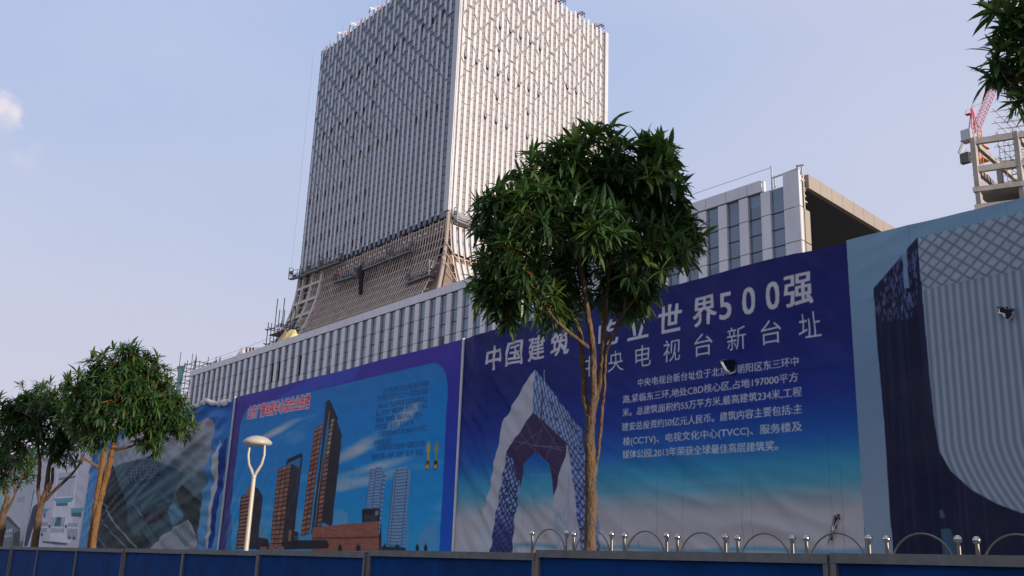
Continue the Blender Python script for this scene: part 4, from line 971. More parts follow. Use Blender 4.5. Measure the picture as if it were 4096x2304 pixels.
def cloth_mat(name, img):
    mt = bpy.data.materials.new(name); mt.use_nodes = True; t = mt.node_tree; p = t.nodes['Principled BSDF']
    p.inputs['Roughness'].default_value = .55; p.inputs['Specular IOR Level'].default_value = .12
    im = t.nodes.new('ShaderNodeTexImage'); im.image = img; im.interpolation = 'Cubic'
    tcn = t.nodes.new('ShaderNodeTexCoord')
    # sun-faded, dusty cloth: slight uneven bleaching
    nz = t.nodes.new('ShaderNodeTexNoise'); nz.inputs['Scale'].default_value = 1.1; nz.inputs['Detail'].default_value = 6
    t.links.new(tcn.outputs['Object'], nz.inputs['Vector'])
    mr = t.nodes.new('ShaderNodeMapRange'); mr.inputs['From Min'].default_value = .3; mr.inputs['From Max'].default_value = .75; mr.inputs['To Max'].default_value = .03
    t.links.new(nz.outputs['Fac'], mr.inputs['Value'])
    mx = t.nodes.new('ShaderNodeMix'); mx.data_type = 'RGBA'; mx.inputs[7].default_value = (.42, .40, .40, 1)
    t.links.new(mr.outputs[0], mx.inputs[0]); t.links.new(im.outputs[0], mx.inputs[6]); t.links.new(mx.outputs[2], p.inputs['Base Color'])
    wv = t.nodes.new('ShaderNodeTexNoise'); wv.inputs['Scale'].default_value = 14; wv.inputs['Detail'].default_value = 3
    mp = t.nodes.new('ShaderNodeMapping'); mp.inputs['Scale'].default_value = (1, 1, .35); mp.inputs['Rotation'].default_value = (0, R(25), 0)
    t.links.new(tcn.outputs['Object'], mp.inputs[0]); t.links.new(mp.outputs[0], wv.inputs['Vector'])
    b_ = t.nodes.new('ShaderNodeBump'); b_.inputs['Strength'].default_value = .22; b_.inputs['Distance'].default_value = .02
    t.links.new(wv.outputs['Fac'], b_.inputs['Height']); t.links.new(b_.outputs[0], p.inputs['Normal'])
    return mt
def ridge(x, z, ang, lx, lz, seed):
    c, s_ = math.cos(ang), math.sin(ang); u = (x*c+z*s_)/lx; v = (-x*s_+z*c)/lz
    n = noise.noise(Vector((u, v, seed))); return (1-abs(n)*2)
def banner(label, pr, x0, x1, z0, top, folds, holes=(), step=.06, yoff=0., edge=True, name='printed_banner'):
    """cloth sheet; top(x) is its upper edge, folds(x, z) pushes it out of plane"""
    t = thing(name, label, 'banner', ((x0+x1)/2, BD, .15))
    nx = int((x1-x0)/step); zt = max(top(x0+(x1-x0)*i/20) for i in range(21)); nz = int((zt-z0)/step)
    me = bpy.data.meshes.new('cloth'); V = []; UV = []
    for j in range(nz+1):
        for i in range(nx+1):
            x = x0+(x1-x0)*i/nx; tz = top(x); z = z0+(tz-z0)*j/nz
            ef = min(1, (x-x0)/.5, (x1-x)/.5); ef = .12+.88*ef; V.append((x-(x0+x1)/2, -folds(x, z)*ef+yoff, z-.15)); UV.append(((x-pr.x0)/(pr.x1-pr.x0), (z-pr.z0)/(pr.z1-pr.z0)))
    def inside(x, z, P):
        r = False
        for i in range(len(P)):
            (ax, az), (bx_, bz_) = P[i], P[(i+1) % len(P)]
            if (az <= z) != (bz_ <= z) and x < ax+(z-az)*(bx_-ax)/(bz_-az): r = not r
        return r
    F = []
    for j in range(nz):
        for i in range(nx):
            a = j*(nx+1)+i; cx = V[a][0]+(x0+x1)/2+step/2; cz = V[a][2]+.15+step/2
            if any(inside(cx, cz, h_) for h_ in holes): continue
            F.append((a, a+1, a+nx+2, a+nx+1))
    me.from_pydata(V, [], F); uvl = me.uv_layers.new(name='UVMap'); li = np.zeros(len(me.loops), np.int32); me.loops.foreach_get('vertex_index', li)
    uvl.data.foreach_set('uv', np.array(UV, np.float32)[li].ravel()); me.polygons.foreach_set('use_smooth', [True]*len(F))
    me.materials.append(cloth_mat('banner_print', pr.image('banner_print'))); me.update()
    o = link(bpy.data.objects.new('cloth', me)); o.parent = t; ORG[o.name] = Vector(t.location)
    if edge:
        p = MB(); p.tube([(x0-.02, BD-.03, .15), (x0-.02, BD-.03, top(x0)+.02)], .035, 8); p.build('edge_pole', M['hem'], t, True)
    return t
def flap(t, pts, fold):
    xs = [q[0] for q in pts]; zs = [q[1] for q in pts]; yb = BD+.22
    p = MB(); p.face([(min(xs)-.6, yb, min(zs)-.6), (max(xs)+.6, yb, min(zs)-.6), (max(xs)+.6, yb, max(zs)+.6), (min(xs)-.6, yb, max(zs)+.6)]); p.build('added_backing', M['backing'], t)  # dark sheet added behind the tear so that the hole looks dark
    base = lambda q: BD-fold(q[0], q[1])-.012
    p = MB(); c = (sum(q[0] for q in pts)/len(pts), sum(q[1] for q in pts)/len(pts))
    for a, b_ in zip(pts, pts[1:]+pts[:1]):
        k = random.uniform(.12, .32); s_ = random.uniform(.7, 1.25)
        if random.random() < .12: continue
        p.face([(a[0], base(a), a[1]), (b_[0], base(b_), b_[1]), (b_[0]+(b_[0]-c[0])*k*.6, base(b_)-.05*s_, b_[1]+(b_[1]-c[1])*k*.6-.02), (a[0]+(a[0]-c[0])*k*.8, base(a)-.04, a[1]+(a[1]-c[1])*k*.8-.02)])
    p.build('torn_flap', M['torn'], t)
# --- dark blue banner with the tall white title
pr = Print(-19.4, -8.55, .3, 7.25, 100)
pr.vgrad([(7.25, (27, 30, 94)), (5.6, (20, 32, 104)), (4.6, (20, 48, 132)), (3.9, (28, 92, 165)), (3.45, (52, 142, 176)), (3.15, (84, 152, 172)), (2.92, (140, 162, 168)), (2.7, (176, 172, 174)), (2.2, (182, 178, 180)), (.3, (175, 178, 184))])
nn = pr.noise(5, .6, 3); pr.blend(np.clip((nn-.5)*1.2, 0, .4)*(pr.Z < 3.6), (190, 188, 190))
xs_ = np.interp(pr.X, [-19.4, -12, -8.5], [2.10, 2.02, 2.06])+.03*np.sin(pr.X*2.2)
pr.blend(np.clip(1-np.abs(pr.Z-xs_-.02)/.075, 0, 1)*np.ones_like(nn)*.9*(pr.X > -17.0), (86, 150, 172))
pr.blend(np.clip((1.92-pr.Z)/.4, 0, .6)*np.ones_like(nn), (120, 165, 182))
def q8(*pts): return [bz(1950+x*.704, 1200+y*.704) for x, y in pts]
# printed looped tower
pr.poly(q8((278, 395), (97, 700), (85, 800), (60, 920), (35, 1050), (18, 1140), (0, 1190), (-25, 1300), (-50, 1449), (35, 1449), (60, 1290), (95, 1080), (125, 905), (130, 860), (275, 640)), (172, 174, 180))
fade = pr.mask(q8((18, 1140), (-60, 1449), (50, 1449), (75, 1200))); pr.blend(fade*np.clip((2.75-pr.Z)/.7, 0, .8)*np.ones_like(nn), (178, 190, 192))
LATB, LATD = (120, 144, 180), (42, 47, 90)
def lattice_print(poly, u0, u1, v0, v1, nu, nv, wd=.03, base=LATB, dark=LATD, dens=1.):
    mk = pr.mask(poly); sv = pr.a.copy(); pr.poly(poly, base); U0, U1, V0, V1 = [np.array(q) for q in (u0, u1, v0, v1)]
    def g(u, v):
        a = U0+(U1-U0)*u; b_ = V0+(V1-V0)*u; return tuple(a+(b_-a)*v)
    for i in range(nv+1):
        for j in range(nu):
            v, u = i/nv, j/nu
            pr.line(g(u, v), g(u+1/nu, min(1.2, v+1/nv)), wd, dark); pr.line(g(u+1/nu, v), g(u, min(1.2, v+1/nv)), wd, dark)
            if random.random() < .6*dens: pr.line(g(u+.1/nu, v+.5/nv), g(u+.8/nu, v+.5/nv), wd*1.3, dark)
            if random.random() < .25*dens: pr.poly([g(u, v), g(u+.9/nu, v), g(u+.9/nu, v+.25/nv), g(u, v+.25/nv)], dark)
    pr.a[:] = sv*(1-mk[..., None])+pr.a*mk[..., None]
p1 = q8((278, 395), (560, 740), (565, 850), (475, 815), (275, 640)); lattice_print(p1, *q8((278, 395), (560, 740), (275, 640), (565, 850)), 12, 3, .022, (132, 152, 182), (58, 66, 112), .7)
und = q8((275, 640), (475, 815), (465, 890), (430, 1010), (402, 1120), (390, 1050), (378, 930), (290, 865), (230, 935), (222, 1000), (205, 1085), (180, 960), (130, 885), (130, 860)); pr.poly(und, (58, 44, 78))
for a, b_ in (((150, 800), (470, 860)), ((200, 760), (420, 990)), ((240, 700), (330, 900)), ((330, 720), (290, 870)), ((400, 780), (360, 910)), ((180, 850), (330, 740)), ((300, 660), (440, 870)), ((260, 830), (470, 840))):
    A, B = q8(a, b_); pr.line(A, B, .014, (120, 112, 140), .8)
lg = q8((130, 885), (165, 905), (180, 985), (205, 1030), (206, 1105), (180, 1220), (176, 1310), (158, 1449), (30, 1449), (60, 1290), (95, 1080)); lattice_print(lg, *q8((125, 880), (215, 930), (25, 1449), (158, 1449)), 4, 13, .030)
mkl = pr.mask(lg); pr.blend(mkl*np.clip((2.9-pr.Z)/.9, 0, .72)*np.ones_like(nn), (44, 40, 104))
pr.poly(q8((476, 818), (520, 1050), (545, 1290), (560, 1449), (430, 1449), (405, 1300), (400, 1120), (430, 1010), (466, 890)), (168, 170, 178))
rt = q8((475, 815), (565, 835), (600, 960), (628, 1110), (655, 1270), (668, 1449), (562, 1449), (545, 1290), (520, 1050)); lattice_print(rt, *q8((475, 815), (565, 830), (560, 1449), (668, 1449)), 3, 13, .026, (124, 146, 182), (54, 58, 108))
for i in range(40):
    A, B = q8((405+random.random()*70, 1160+random.random()*240), (405+random.random()*75, 1160+random.random()*260)); 
    if math.hypot(A[0]-B[0], A[1]-B[1]) < .5: pr.line(A, B, .012, (120, 150, 156), .6)
A, B = q8((332, 420), (322, 690)); pr.line(A, B, .05, (70, 72, 90)); pr.line(q8((336, 400))[0], q8((330, 520))[0], .02, (190, 195, 205))
WHT = (188, 186, 187)
for ch, x in zip('中国建筑屹立世界500强', (-18.11, -17.33, -16.54, -15.76, -14.24, -13.39, -12.55, -11.69, -11.185, -10.66, -10.14, -9.61)):
    dg = ch in '50'; glyph_at(pr, ch, x, 6.425, .27 if dg else .56, .50 if dg else (.56 if ch != '中' else .58), WHT, .028)
for ch, x in zip('中央电视台新台址', (-14.78, -14.0, -13.23, -12.48, -11.71, -10.94, -10.19, -9.43)): glyph_at(pr, ch, x, 5.77, .43, .44, WHT, .0)
for tx, a, b_ in (('中央电视台新台址位于北京市朝阳区东三环中', (-13.36, 5.23), (-9.66, 5.17)), ('路,紧临东三环,地处CBD核心区,占地197000平方', (-13.76, 4.94), (-9.69, 4.905)), ('米。总建筑面积约55万平方米,最高建筑234米,工程', (-13.76, 4.675), (-9.63, 4.645)),
                  ('建安总投资约50亿元人民币。建筑内容主要包括:主', (-13.76, 4.385), (-9.63, 4.355)), ('楼(CCTV)、电视文化中心(TVCC)、服务楼及', (-13.74, 4.10), (-9.645, 4.062)), ('媒体公园,2013年荣获全球最佳高层建筑奖。', (-13.73, 3.84), (-10.12, 3.775))):
    text(pr, tx, a, b_, .165, WHT, .022)
for x in (-16.4, -15.3, -12.83, -10.9, -9.0): pr.line((x, .4), (x+.02, 3.5), .012, (70, 90, 110), .35)
for x, z in ((-16.0, 2.35), (-13.3, 2.2), (-11.2, 2.25), (-9.9, 2.2), (-12.2, 2.1)): pr.line((x, z), (x+.01, z-.12), .02, (90, 90, 96), .6)
h3 = [bz(1800+x*.66, 1050+y*.66) for x, y in ((1668, 600), (1690, 590), (1735, 592), (1752, 620), (1745, 660), (1722, 672), (1695, 650))]
def folds3(x, z):
    u = (x+19.4)/10.85; f_ = .10*math.sin(math.pi*min(1, max(0, (z-.3)/6.8)))*math.sin(math.pi*u)
    lo = max(0, min(1, (5.2-z)/2.5)); left = max(0, 1-u*2.6)
    f_ += .09*left*ridge(x, z, R(38), .34, 2.2, 1.)+.085*lo*ridge(x, z, R(-14+22*u), 2.2, .5, 4.)*(.3+.7*max(0, 1-abs(u-.45)*1.6))
    f_ += .028*ridge(x, z, R(52), .36, 2.0, 7.)*(1 if z > 5 else .5)+.02*max(0, (u-.8)*5)*max(0, 1-(z-1.5)/1.6)*ridge(x, z, R(30), .25, .6, 9)
    return f_
b3 = banner('dark blue banner with white title, looped tower print and text lines', pr, -19.38, -8.63, .3, lambda x: 7.10+.015*math.sin(x*1.7)-.04*max(0, (x+10.5)/2), folds3, [h3, [(-9.10, 2.60), (-9.02, 2.62), (-9.12, 2.38), (-9.22, 2.20), (-9.20, 2.30)]], .045)
flap(b3, h3, folds3); flap(b3, [(-9.10, 2.60), (-9.02, 2.62), (-9.12, 2.38), (-9.22, 2.20)], folds3)
# --- pale blue banner with the big printed tower
pr = Print(-8.62, 3.2, .3, 7.3, 100)
pr.vgrad([(7.3, (122, 156, 178)), (4.5, (112, 140, 166)), (2.5, (134, 152, 168)), (.3, (136, 156, 176))])
nn = pr.noise(.05, 2.5, 5, 3)
def q4(*pts): return [bz(3300+x*.428, 880+y*.428) for x, y in pts]
def q5(*pts): return [bz(3300+x*.497, 1500+y*.497) for x, y in pts]
side = q4((870, 170), (790, 262), (775, 290), (780, 335), (735, 335), (465, 640), (480, 900), (500, 1200), (525, 1449))+q5((490, 430), (525, 980), (562, 1470))
DK = (24, 27, 54)
xr_ = 3.2
pr.poly(side+[(xr_, 1.75), (xr_, 2.6)]+q5((1602, 1115), (1400, 1040), (1200, 930), (1030, 780), (935, 620), (890, 350), (860, 0))+q4((940, 900), (905, 540), (875, 170)), DK)
mk = pr.mask(side+[(xr_, 1.75), (xr_, 2.6)]+q5((1602, 1115), (1400, 1040), (1200, 930), (1030, 780), (935, 620), (890, 350), (860, 0))+q4((940, 900), (905, 540), (875, 170)))
pr.blend(mk*np.clip((nn-.55)*2.2, 0, .35), (50, 56, 92))
for i in range(190):
    A = q4((475+random.random()*400, 300+random.random()*640))[0]
    x, z = A; ix, iz = int((x-pr.x0)*pr.k), int((z-pr.z0)*pr.k)
    if 0 <= ix < pr.w and 0 <= iz < pr.h and mk[iz, ix] > .5: pr.poly([(x-.014, z-.05), (x+.014, z-.035), (x+.010, z+.05), (x-.013, z+.04)], (104, 122, 160), .5)
pr.poly(q4((735, 335), (778, 330), (800, 640), (752, 640)), (112, 138, 168))
fx0, fz0 = q4((875, 170))[0]
face = [(fx0, fz0)]+q4((905, 540), (940, 900), (990, 1449))+q5((890, 350), (935, 620), (1030, 780), (1200, 930), (1400, 1040), (1602, 1115))+[(-4.4, 2.62), (-2.6, 2.45), (xr_, 2.42), (xr_, fz0)]
pr.poly(face, (152, 164, 174)); mf = pr.mask(face)
edge_x = np.interp(pr.Z[:, 0], [2.4, 2.9, 3.4, 4.0, 5.0, fz0], [q5((1602, 1115))[0][0], q5((1100, 850))[0][0], q5((935, 620))[0][0], q5((890, 350))[0][0], q4((960, 1100))[0][0], fx0])[:, None]
edge_x = np.minimum(edge_x, fx0+.9)
zlat = q4((1000, 640))[0][1]
per = .112
ph = (pr.X-fx0-.55*np.clip((3.6-pr.Z)/1.2, 0, 2)**1.6)/per
st = (.5+.5*np.cos(2*math.pi*ph)); pr.blend(mf*(pr.Z < zlat)*np.clip(1.2-st*1.4, 0, 1)*.55, (78, 100, 124))
d1 = np.abs(((pr.X-fx0)/.225+(pr.Z-zlat)/.20) % 1-.5); d2 = np.abs(((pr.X-fx0)/.225-(pr.Z-zlat)/.20) % 1-.5)
pr.blend(mf*(pr.Z >= zlat)*np.clip(1-np.minimum(d1, d2)/.16, 0, 1)**.7*.85, (84, 102, 126))
pr.blend(pr.mask(q5((945, 1240), (1020, 1235), (1060, 1330), (1075, 1449), (960, 1449)))*.5, (92, 140, 160)); pr.blend(pr.mask(q5((935, 1090), (960, 1085), (985, 1150), (940, 1155)))*.5, (100, 140, 170))
h4 = [bz(3300+x*.428, 880+y*.428) for x, y in ((1645, 815), (1690, 808), (1722, 838), (1770, 826), (1786, 850), (1770, 900), (1742, 930), (1700, 912), (1690, 880), (1655, 870))]
def folds4(x, z):
    return .07*math.sin(math.pi*(z-.3)/6.8)*math.sin(math.pi*(x+8.62)/10.3)+.02*ridge(x, z, R(20), 1.6, .4, 2.)*(1 if z > 6 else .3)+.022*max(0, 1-abs(x+8.3)/.9)*max(0, 1-abs(z-2.2)/1.2)*ridge(x, z, R(-40), .25, .8, 3.)
b4 = banner('pale blue banner at the right with a huge printed white lattice tower', pr, -8.625, 1.6, .3, lambda x: 7.07+.02*math.sin(x*1.3), folds4, [h4], .045, yoff=-.02, edge=False)
flap(b4, h4, lambda x, z: folds4(x, z)+.02)
# --- blue banner with the brown towers
pr = Print(-33.05, -19.40, .3, 7.25, 80)
def qa(*pts): return [bz(850+x*.658, 1350+y*.658) for x, y in pts]
def qb(*pts): return [bz(900+x*.4693, 1530+y*.4693) for x, y in pts]
def qc(*pts): return [bz(1400+x*.283, 1800+y*.283) for x, y in pts]
pr.vgrad([(7.25, (70, 52, 152)), (5.5, (46, 52, 158)), (3.5, (26, 78, 180)), (2, (18, 90, 192)), (.3, (18, 90, 192))])
pr.blend(np.clip((pr.X+31.0)/-2, 0, .8)*np.clip((7.4-pr.Z)/2, .2, 1), (66, 48, 108))
pr.poly(qa((620, 225), (905, 165), (860, 260), (500, 355), (390, 382)), (52, 92, 190), .55)
x0i, z0i = qa((180, 520))[0]; xr2 = bz(1832, 1560)[0]-.12; zt2 = qa((640, 320))[0][1]
xl2 = -32.4; xr2 = -19.98; zt2 = 6.66; rr_ = .8
inner = [(xl2, .3), (xr2, .3)]+[(xr2-rr_+rr_*math.cos(a*math.pi/20), zt2-rr_+rr_*math.sin(a*math.pi/20)) for a in range(11)]+[(xl2+rr_-rr_*math.sin(a*math.pi/20), zt2-rr_+rr_*math.cos(a*math.pi/20)) for a in range(11)]
mi_ = pr.mask(inner); pr.vgrad([(6.5, (30, 120, 186)), (5.4, (16, 128, 200)), (4.4, (18, 136, 204)), (3.2, (24, 146, 208)), (2.2, (40, 158, 212)), (.3, (60, 160, 206))], mi_)
cl = pr.noise(3.2, .55, 9, 5); sl_ = pr.Z-.28*(pr.X+26)*.35
pr.blend(mi_*np.clip((cl-.62)*2.4, 0, .28)*(pr.Z > 2.4), (186, 190, 206))
for cx, cz, ax_, az_, an in ((-24.0, 4.75, 2.2, .30, .26), (-22.0, 5.3, 1.1, .25, .32), (-24.5, 3.75, 3.0, .22, .05), (-29.5, 5.6, 1.6, .16, .15), (-23.5, 4.1, 2.4, .18, .1)):
    u = (pr.X-cx)*math.cos(an)+(pr.Z-cz)*math.sin(an); v = -(pr.X-cx)*math.sin(an)+(pr.Z-cz)*math.cos(an)
    pr.blend(mi_*np.clip((1-(u/ax_)**2-(v/az_)**2)*.9+(cl-.5)*1.6, 0, 1)*.92*((np.abs(u) < ax_*1.2) & (np.abs(v) < az_*1.6)), (200, 192, 198))
for pts, c in ((((75, 1430), (90, 1060), (125, 1075), (112, 1430)), (70, 92, 140)), (((745, 1130), (752, 1050), (800, 1045), (835, 1070), (835, 1140), (745, 1150)), (122, 168, 202)), (((1250, 1290), (1260, 1190), (1290, 1185), (1300, 1140), (1370, 1130), (1365, 1295)), (110, 150, 188)), (((290, 1220), (300, 1130), (350, 1200), (340, 1240)), (116, 146, 176)), (((1180, 1290), (1185, 1105), (1205, 1105), (1200, 1290)), (100, 150, 190))):
    pr.poly(qa(*pts), c, .6)
BR, BD1, BD2 = (156, 106, 84), (62, 36, 38), (46, 42, 52)
def block(face, side, cols, rows, gap=.2, dk=BD1, br=BR):
    F = qb(*face); pr.poly(F, dk); (ax, az), (bx_, bz_), (cx, cz), (dx, dz) = F   # tl tr br bl
    def g(u, v): return (ax+(bx_-ax)*u+((dx-ax)+((cx-bx_)-(dx-ax))*u)*v, az+(bz_-az)*u+((dz-az)+((cz-bz_)-(dz-az))*u)*v)
    for j in range(rows):
        for i in range(cols):
            k = random.uniform(.85, 1.12); c = tuple(q*k for q in br); u0, u1 = (i+.06)/cols, (i+.90)/cols; v0, v1 = (j+.08)/rows, (j+1-gap)/rows
            pr.poly([g(u0, v0), g(u1, v0), g(u1, v1), g(u0, v1)], c)
    if side: pr.poly(qb(*side), BD2)
block(((148, 965), (238, 940), (190, 1420), (98, 1420)), ((238, 880), (298, 905), (335, 975), (298, 1320), (290, 1420), (190, 1420)), 1, 15, .35)
pr.poly(qb((195, 900), (258, 880), (238, 945), (190, 960)), BR)
block(((468, 735), (582, 695), (498, 1415), (392, 1415)), None, 3, 18)
pr.poly(qb((582, 695), (648, 730), (620, 1000), (600, 1260), (560, 1390), (498, 1415)), BD2)
for a, b_ in (((545, 675), (672, 618)), ((672, 618), (600, 1260)), ((545, 675), (545, 700))): A, B = qb(a, b_); pr.line(A, B, .13, (36, 36, 48))
for k in range(6): A, B = qb((575+k*17, 690-k*7), (600+k*10, 720+k*4)); pr.line(A, B, .02, (50, 54, 70))
pr.poly(qb((895, 155), (968, 300), (970, 340), (1010, 450), (1002, 560), (965, 900), (925, 1225), (838, 1190), (900, 600)), BD2)
block(((780, 390), (850, 355), (735, 1290), (660, 1310)), None, 2, 22)
block(((912, 318), (946, 300), (838, 1230), (790, 1240)), None, 1, 24, .25)
block(((915, 315), (945, 302), (905, 610), (878, 625)), None, 1, 8, .2, BD1, (176, 160, 112))
pr.poly(qb((866, 165), (895, 150), (905, 260), (885, 420), (800, 1240), (748, 1300), (840, 560)), (50, 50, 62))
A, B = qb((902, 245), (780, 1230)); pr.line(A, B, .035, (150, 152, 160)); pr.line(*qb((895, 150), (972, 320)), .06, (30, 30, 40))
pr.poly(qa((620, 1155), (850, 1132), (1033, 1120), (1030, 1215), (1035, 1290), (1028, 1300), (610, 1300)), (150, 92, 74))
for i in range(150):
    A = qa((630+random.random()*395, 1140+random.random()*150))[0]; pr.line(A, (A[0]+random.uniform(.1, .3), A[1]), .022, random.choice(((176, 116, 96), (128, 76, 60), (165, 106, 86))), .7)
A, B = qa((618, 1222), (1033, 1215)); pr.line(A, B, .04, (92, 52, 44)); pr.poly(qa((1022, 1120), (1035, 1122), (1036, 1218), (1030, 1296), (1020, 1296)), (52, 36, 40))
pr.poly(qa((430, 1240), (480, 1235), (705, 1232), (718, 1262), (712, 1282), (430, 1290)), (34, 30, 40)); pr.poly(qa((280, 1215), (345, 1225), (360, 1290), (270, 1290)), (40, 34, 42))
pr.poly(qa((475, 1170), (492, 1172), (485, 1240), (472, 1240)), BR); pr.poly(qa((492, 1172), (535, 1185), (530, 1235), (486, 1240)), BD2)
for k in range(9): A, B = qa((515+k*12, 1206), (512+k*12, 1232)); pr.line(A, B, .04, (120, 126, 134))
for x in (300, 350, 405): pr.poly(qa((x, 1272), (x+38, 1272), (x+38, 1292), (x, 1292)), (150, 104, 84))
pr.poly(qa((920, 1045), (1026, 1038), (1022, 1118), (920, 1125)), (38, 36, 46))
for k in range(7): A, B = qa((940+k*11, 1078), (938+k*11, 1120)); pr.line(A, B, .025, (98, 104, 114))
pr.poly(qa((1000, 1055), (1018, 1053), (1016, 1080), (998, 1082)), (120, 140, 158))
def glass_tower(cols_, n):
    for tl, tr_, br_, bl in cols_:
        F = qc(tl, tr_, br_, bl); pr.poly(F, (112, 146, 182)); (ax, az), (bx_, bz_), (cx, cz), (dx, dz) = F
        for j in range(n):
            v = (j+.75)/n; A = (ax+(dx-ax)*v, az+(dz-az)*v); B = (bx_+(cx-bx_)*v, bz_+(cz-bz_)*v); pr.line(A, B, .045, (74, 104, 142))
            v = (j+.25)/n; A = (ax+(dx-ax)*v, az+(dz-az)*v); B = (bx_+(cx-bx_)*v, bz_+(cz-bz_)*v); pr.line(A, B, .06, (138, 170, 200), .6)
        pr.line(F[0], F[3], .03, (70, 96, 132))
glass_tower([((490, 320), (533, 330), (440, 1200), (420, 1200)), ((395, 240), (475, 230), (440, 830), (340, 830)), ((320, 260), (385, 255), (330, 835), (250, 835))], 14)
glass_tower([((835, 270), (876, 320), (780, 1390), (740, 1390)), ((645, 320), (690, 270), (600, 1340), (540, 1340)), ((682, 260), (832, 235), (730, 1360), (580, 1360))], 24)
for x, s_ in ((785, 1), (895, 1.1), (1055, 1.2), (1130, 1.2), (1250, .8), (1300, .8)):
    pr.poly(qa((x-12*s_, 1298), (x-13*s_, 1275), (x-5, 1262), (x, 1253-4*s_), (x+5, 1264), (x+13*s_, 1274), (x+12*s_, 1298)), (36, 44, 42))
pr.poly(qa((1035, 1270), (1180, 1278), (1180, 1300), (1035, 1300)), (40, 48, 66))
RED = (222, 44, 62)
a, b_ = qa((218, 462), (596, 388))
for dx in (-.035, 0, .035):
    for dz in (-.035, .035): text(pr, '山东广播电视中心综合业务楼', (a[0]+dx, a[1]+dz), (b_[0]+dx, b_[1]+dz), .44, (216, 206, 216), .0)
text(pr, '山东广播电视中心综合业务楼', a, b_, .44, RED, .018)
def qd(x, y): return bz(1350+x*.2415, 1450+y*.2415)
INK = (24, 34, 84)
for tx, p0_, p1_ in (('山东广播电视中心综合业务楼工程位于济南市', (770, 482), (1525, 345)), ('历十路,地下四层,地上二十八层,建筑总高度', (690, 602), (1505, 475)), ('138米,地下室设停车库,设备用房等,地上', (680, 735), (1500, 602)), ('部分主要设有广播电视用房、会议中心、机关办公、', (665, 848), (1510, 715)), ('有线中心、电视播出、编辑技术中心、新闻中心、', (655, 968), (1440, 850)), ('中小型演播室、音乐厅、观众休息厅等。', (645, 1085), (1290, 995)),
                     ('工程建筑面积96982平方米,2005年3月29日开工,', (695, 1200), (1505, 1085)), ('2009年6月25日竣工。', (618, 1335), (935, 1298)), ('先后获得济南市优质结构杯,中国建筑总公司科', (680, 1425), (1475, 1345))): text(pr, tx, qd(*p0_), qd(*p1_), .165, INK, 0, .8)
text(pr, '技进步三等奖、中建杯、泉城杯、泰山杯、鲁班奖。', qc((330, 102))[0], qc((1058, 35))[0], .165, INK, 0, .8)
for x, c, ped in ((1318, (186, 160, 60), (112, 66, 40)), (1366, (150, 138, 78), (62, 48, 40))):
    pr.poly(qa((x-2, 632), (x+5, 632), (x+6, 648), (x+11, 655), (x+10, 690), (x+6, 700), (x+4, 748), (x-8, 748), (x-6, 700), (x-12, 690), (x-9, 655), (x-3, 648)), c); pr.poly(qa((x-16, 806), (x-14, 750), (x+6, 748), (x+5, 804)), ped); pr.poly(qa((x-13, 800), (x-12, 775), (x+3, 773), (x+2, 798)), (186, 164, 90))
def folds2(x, z):
    u = (x+33.05)/13.65; f_ = .06*math.sin(math.pi*u)*math.sin(math.pi*min(1, max(0, (z-.3)/6.8)))
    f_ += .03*max(0, 1-u*1.8)*ridge(x, z, R(-38), .45, 3.0, 3.)*(.4+.6*min(1, max(0, (6-z)/3)))+.02*ridge(x, z, R(52), .4, 2.4, 6.)*max(0, u-.35)*1.6*(1 if z > 4.5 else .5)+.01*ridge(x, z, R(85), .5, 3., 8.)
    return f_
banner('blue banner with a red title and printed brown and glass towers', pr, -33.05, -19.42, .3, lambda x: 7.10+.012*math.sin(x*1.3), folds2, (), .06)
# --- wrinkled grey-green banner with an aerial view
pr = Print(-49.5, -33.05, .3, 7.7, 50)
def qe(*pts): return [bz(380+x*.4415, 1580+y*.4415) for x, y in pts]
pr.vgrad([(7.7, (40, 96, 176)), (5, (62, 130, 190)), (3, (92, 150, 190)), (.3, (70, 130, 180))])
body = qe((60, 1400), (70, 560), (380, 330), (780, 300), (905, 255), (1075, 210), (1108, 232), (1110, 330), (1060, 620), (1010, 960), (958, 1400))
pr.poly(body, (168, 172, 178)); mb_ = pr.mask(body); pr.vgrad([(6.6, (164, 158, 166)), (5.2, (142, 148, 156)), (4.3, (92, 112, 120)), (3.2, (62, 86, 94)), (.3, (60, 80, 84))], mb_)
cl = pr.noise(1.6, .6, 4, 4); pr.blend(mb_*np.clip((cl-.45)*1.4, 0, .35), (66, 92, 96))
pr.poly(qe((110, 860), (180, 620), (240, 660), (370, 1030), (355, 1180), (300, 1250), (100, 940)), (34, 44, 50)); pr.poly(qe((100, 930), (360, 1180), (440, 1290), (600, 1230), (560, 1400), (60, 1400)), (44, 56, 58))
pr.poly(qe((240, 650), (560, 560), (840, 715), (760, 960), (480, 1110), (370, 1040)), (58, 88, 100))
pr.poly(qe((350, 720), (372, 640), (480, 600), (620, 600), (672, 650), (655, 740), (560, 800), (480, 822), (390, 790)), (36, 60, 78))
for k in range(9): A, B = qe((395+k*30, 620-k*2), (420+k*24, 800-k*6)); pr.line(A, B, .03, (146, 162, 174), .8)
for k in range(5): A, B = qe((365, 660+k*32), (655, 640+k*26)); pr.line(A, B, .02, (128, 148, 160), .6)
pr.poly(qe((790, 900), (850, 815), (1000, 960), (985, 1130), (960, 1250), (880, 1140)), (40, 52, 50)); pr.poly(qe((480, 1110), (760, 960), (720, 1080), (560, 1200)), (46, 48, 58))
for k in range(12): A, B = qe((520+k*17, 1120-k*10), (545+k*15, 1180-k*10)); pr.line(A, B, .03, (96, 108, 116), .7)
pr.poly(qe((720, 1060), (770, 985), (860, 1090), (850, 1130), (760, 1180)), (78, 132, 152)); pr.poly(qe((560, 1400), (660, 1270), (790, 1190), (900, 1130), (960, 1260), (955, 1400)), (150, 152, 156))
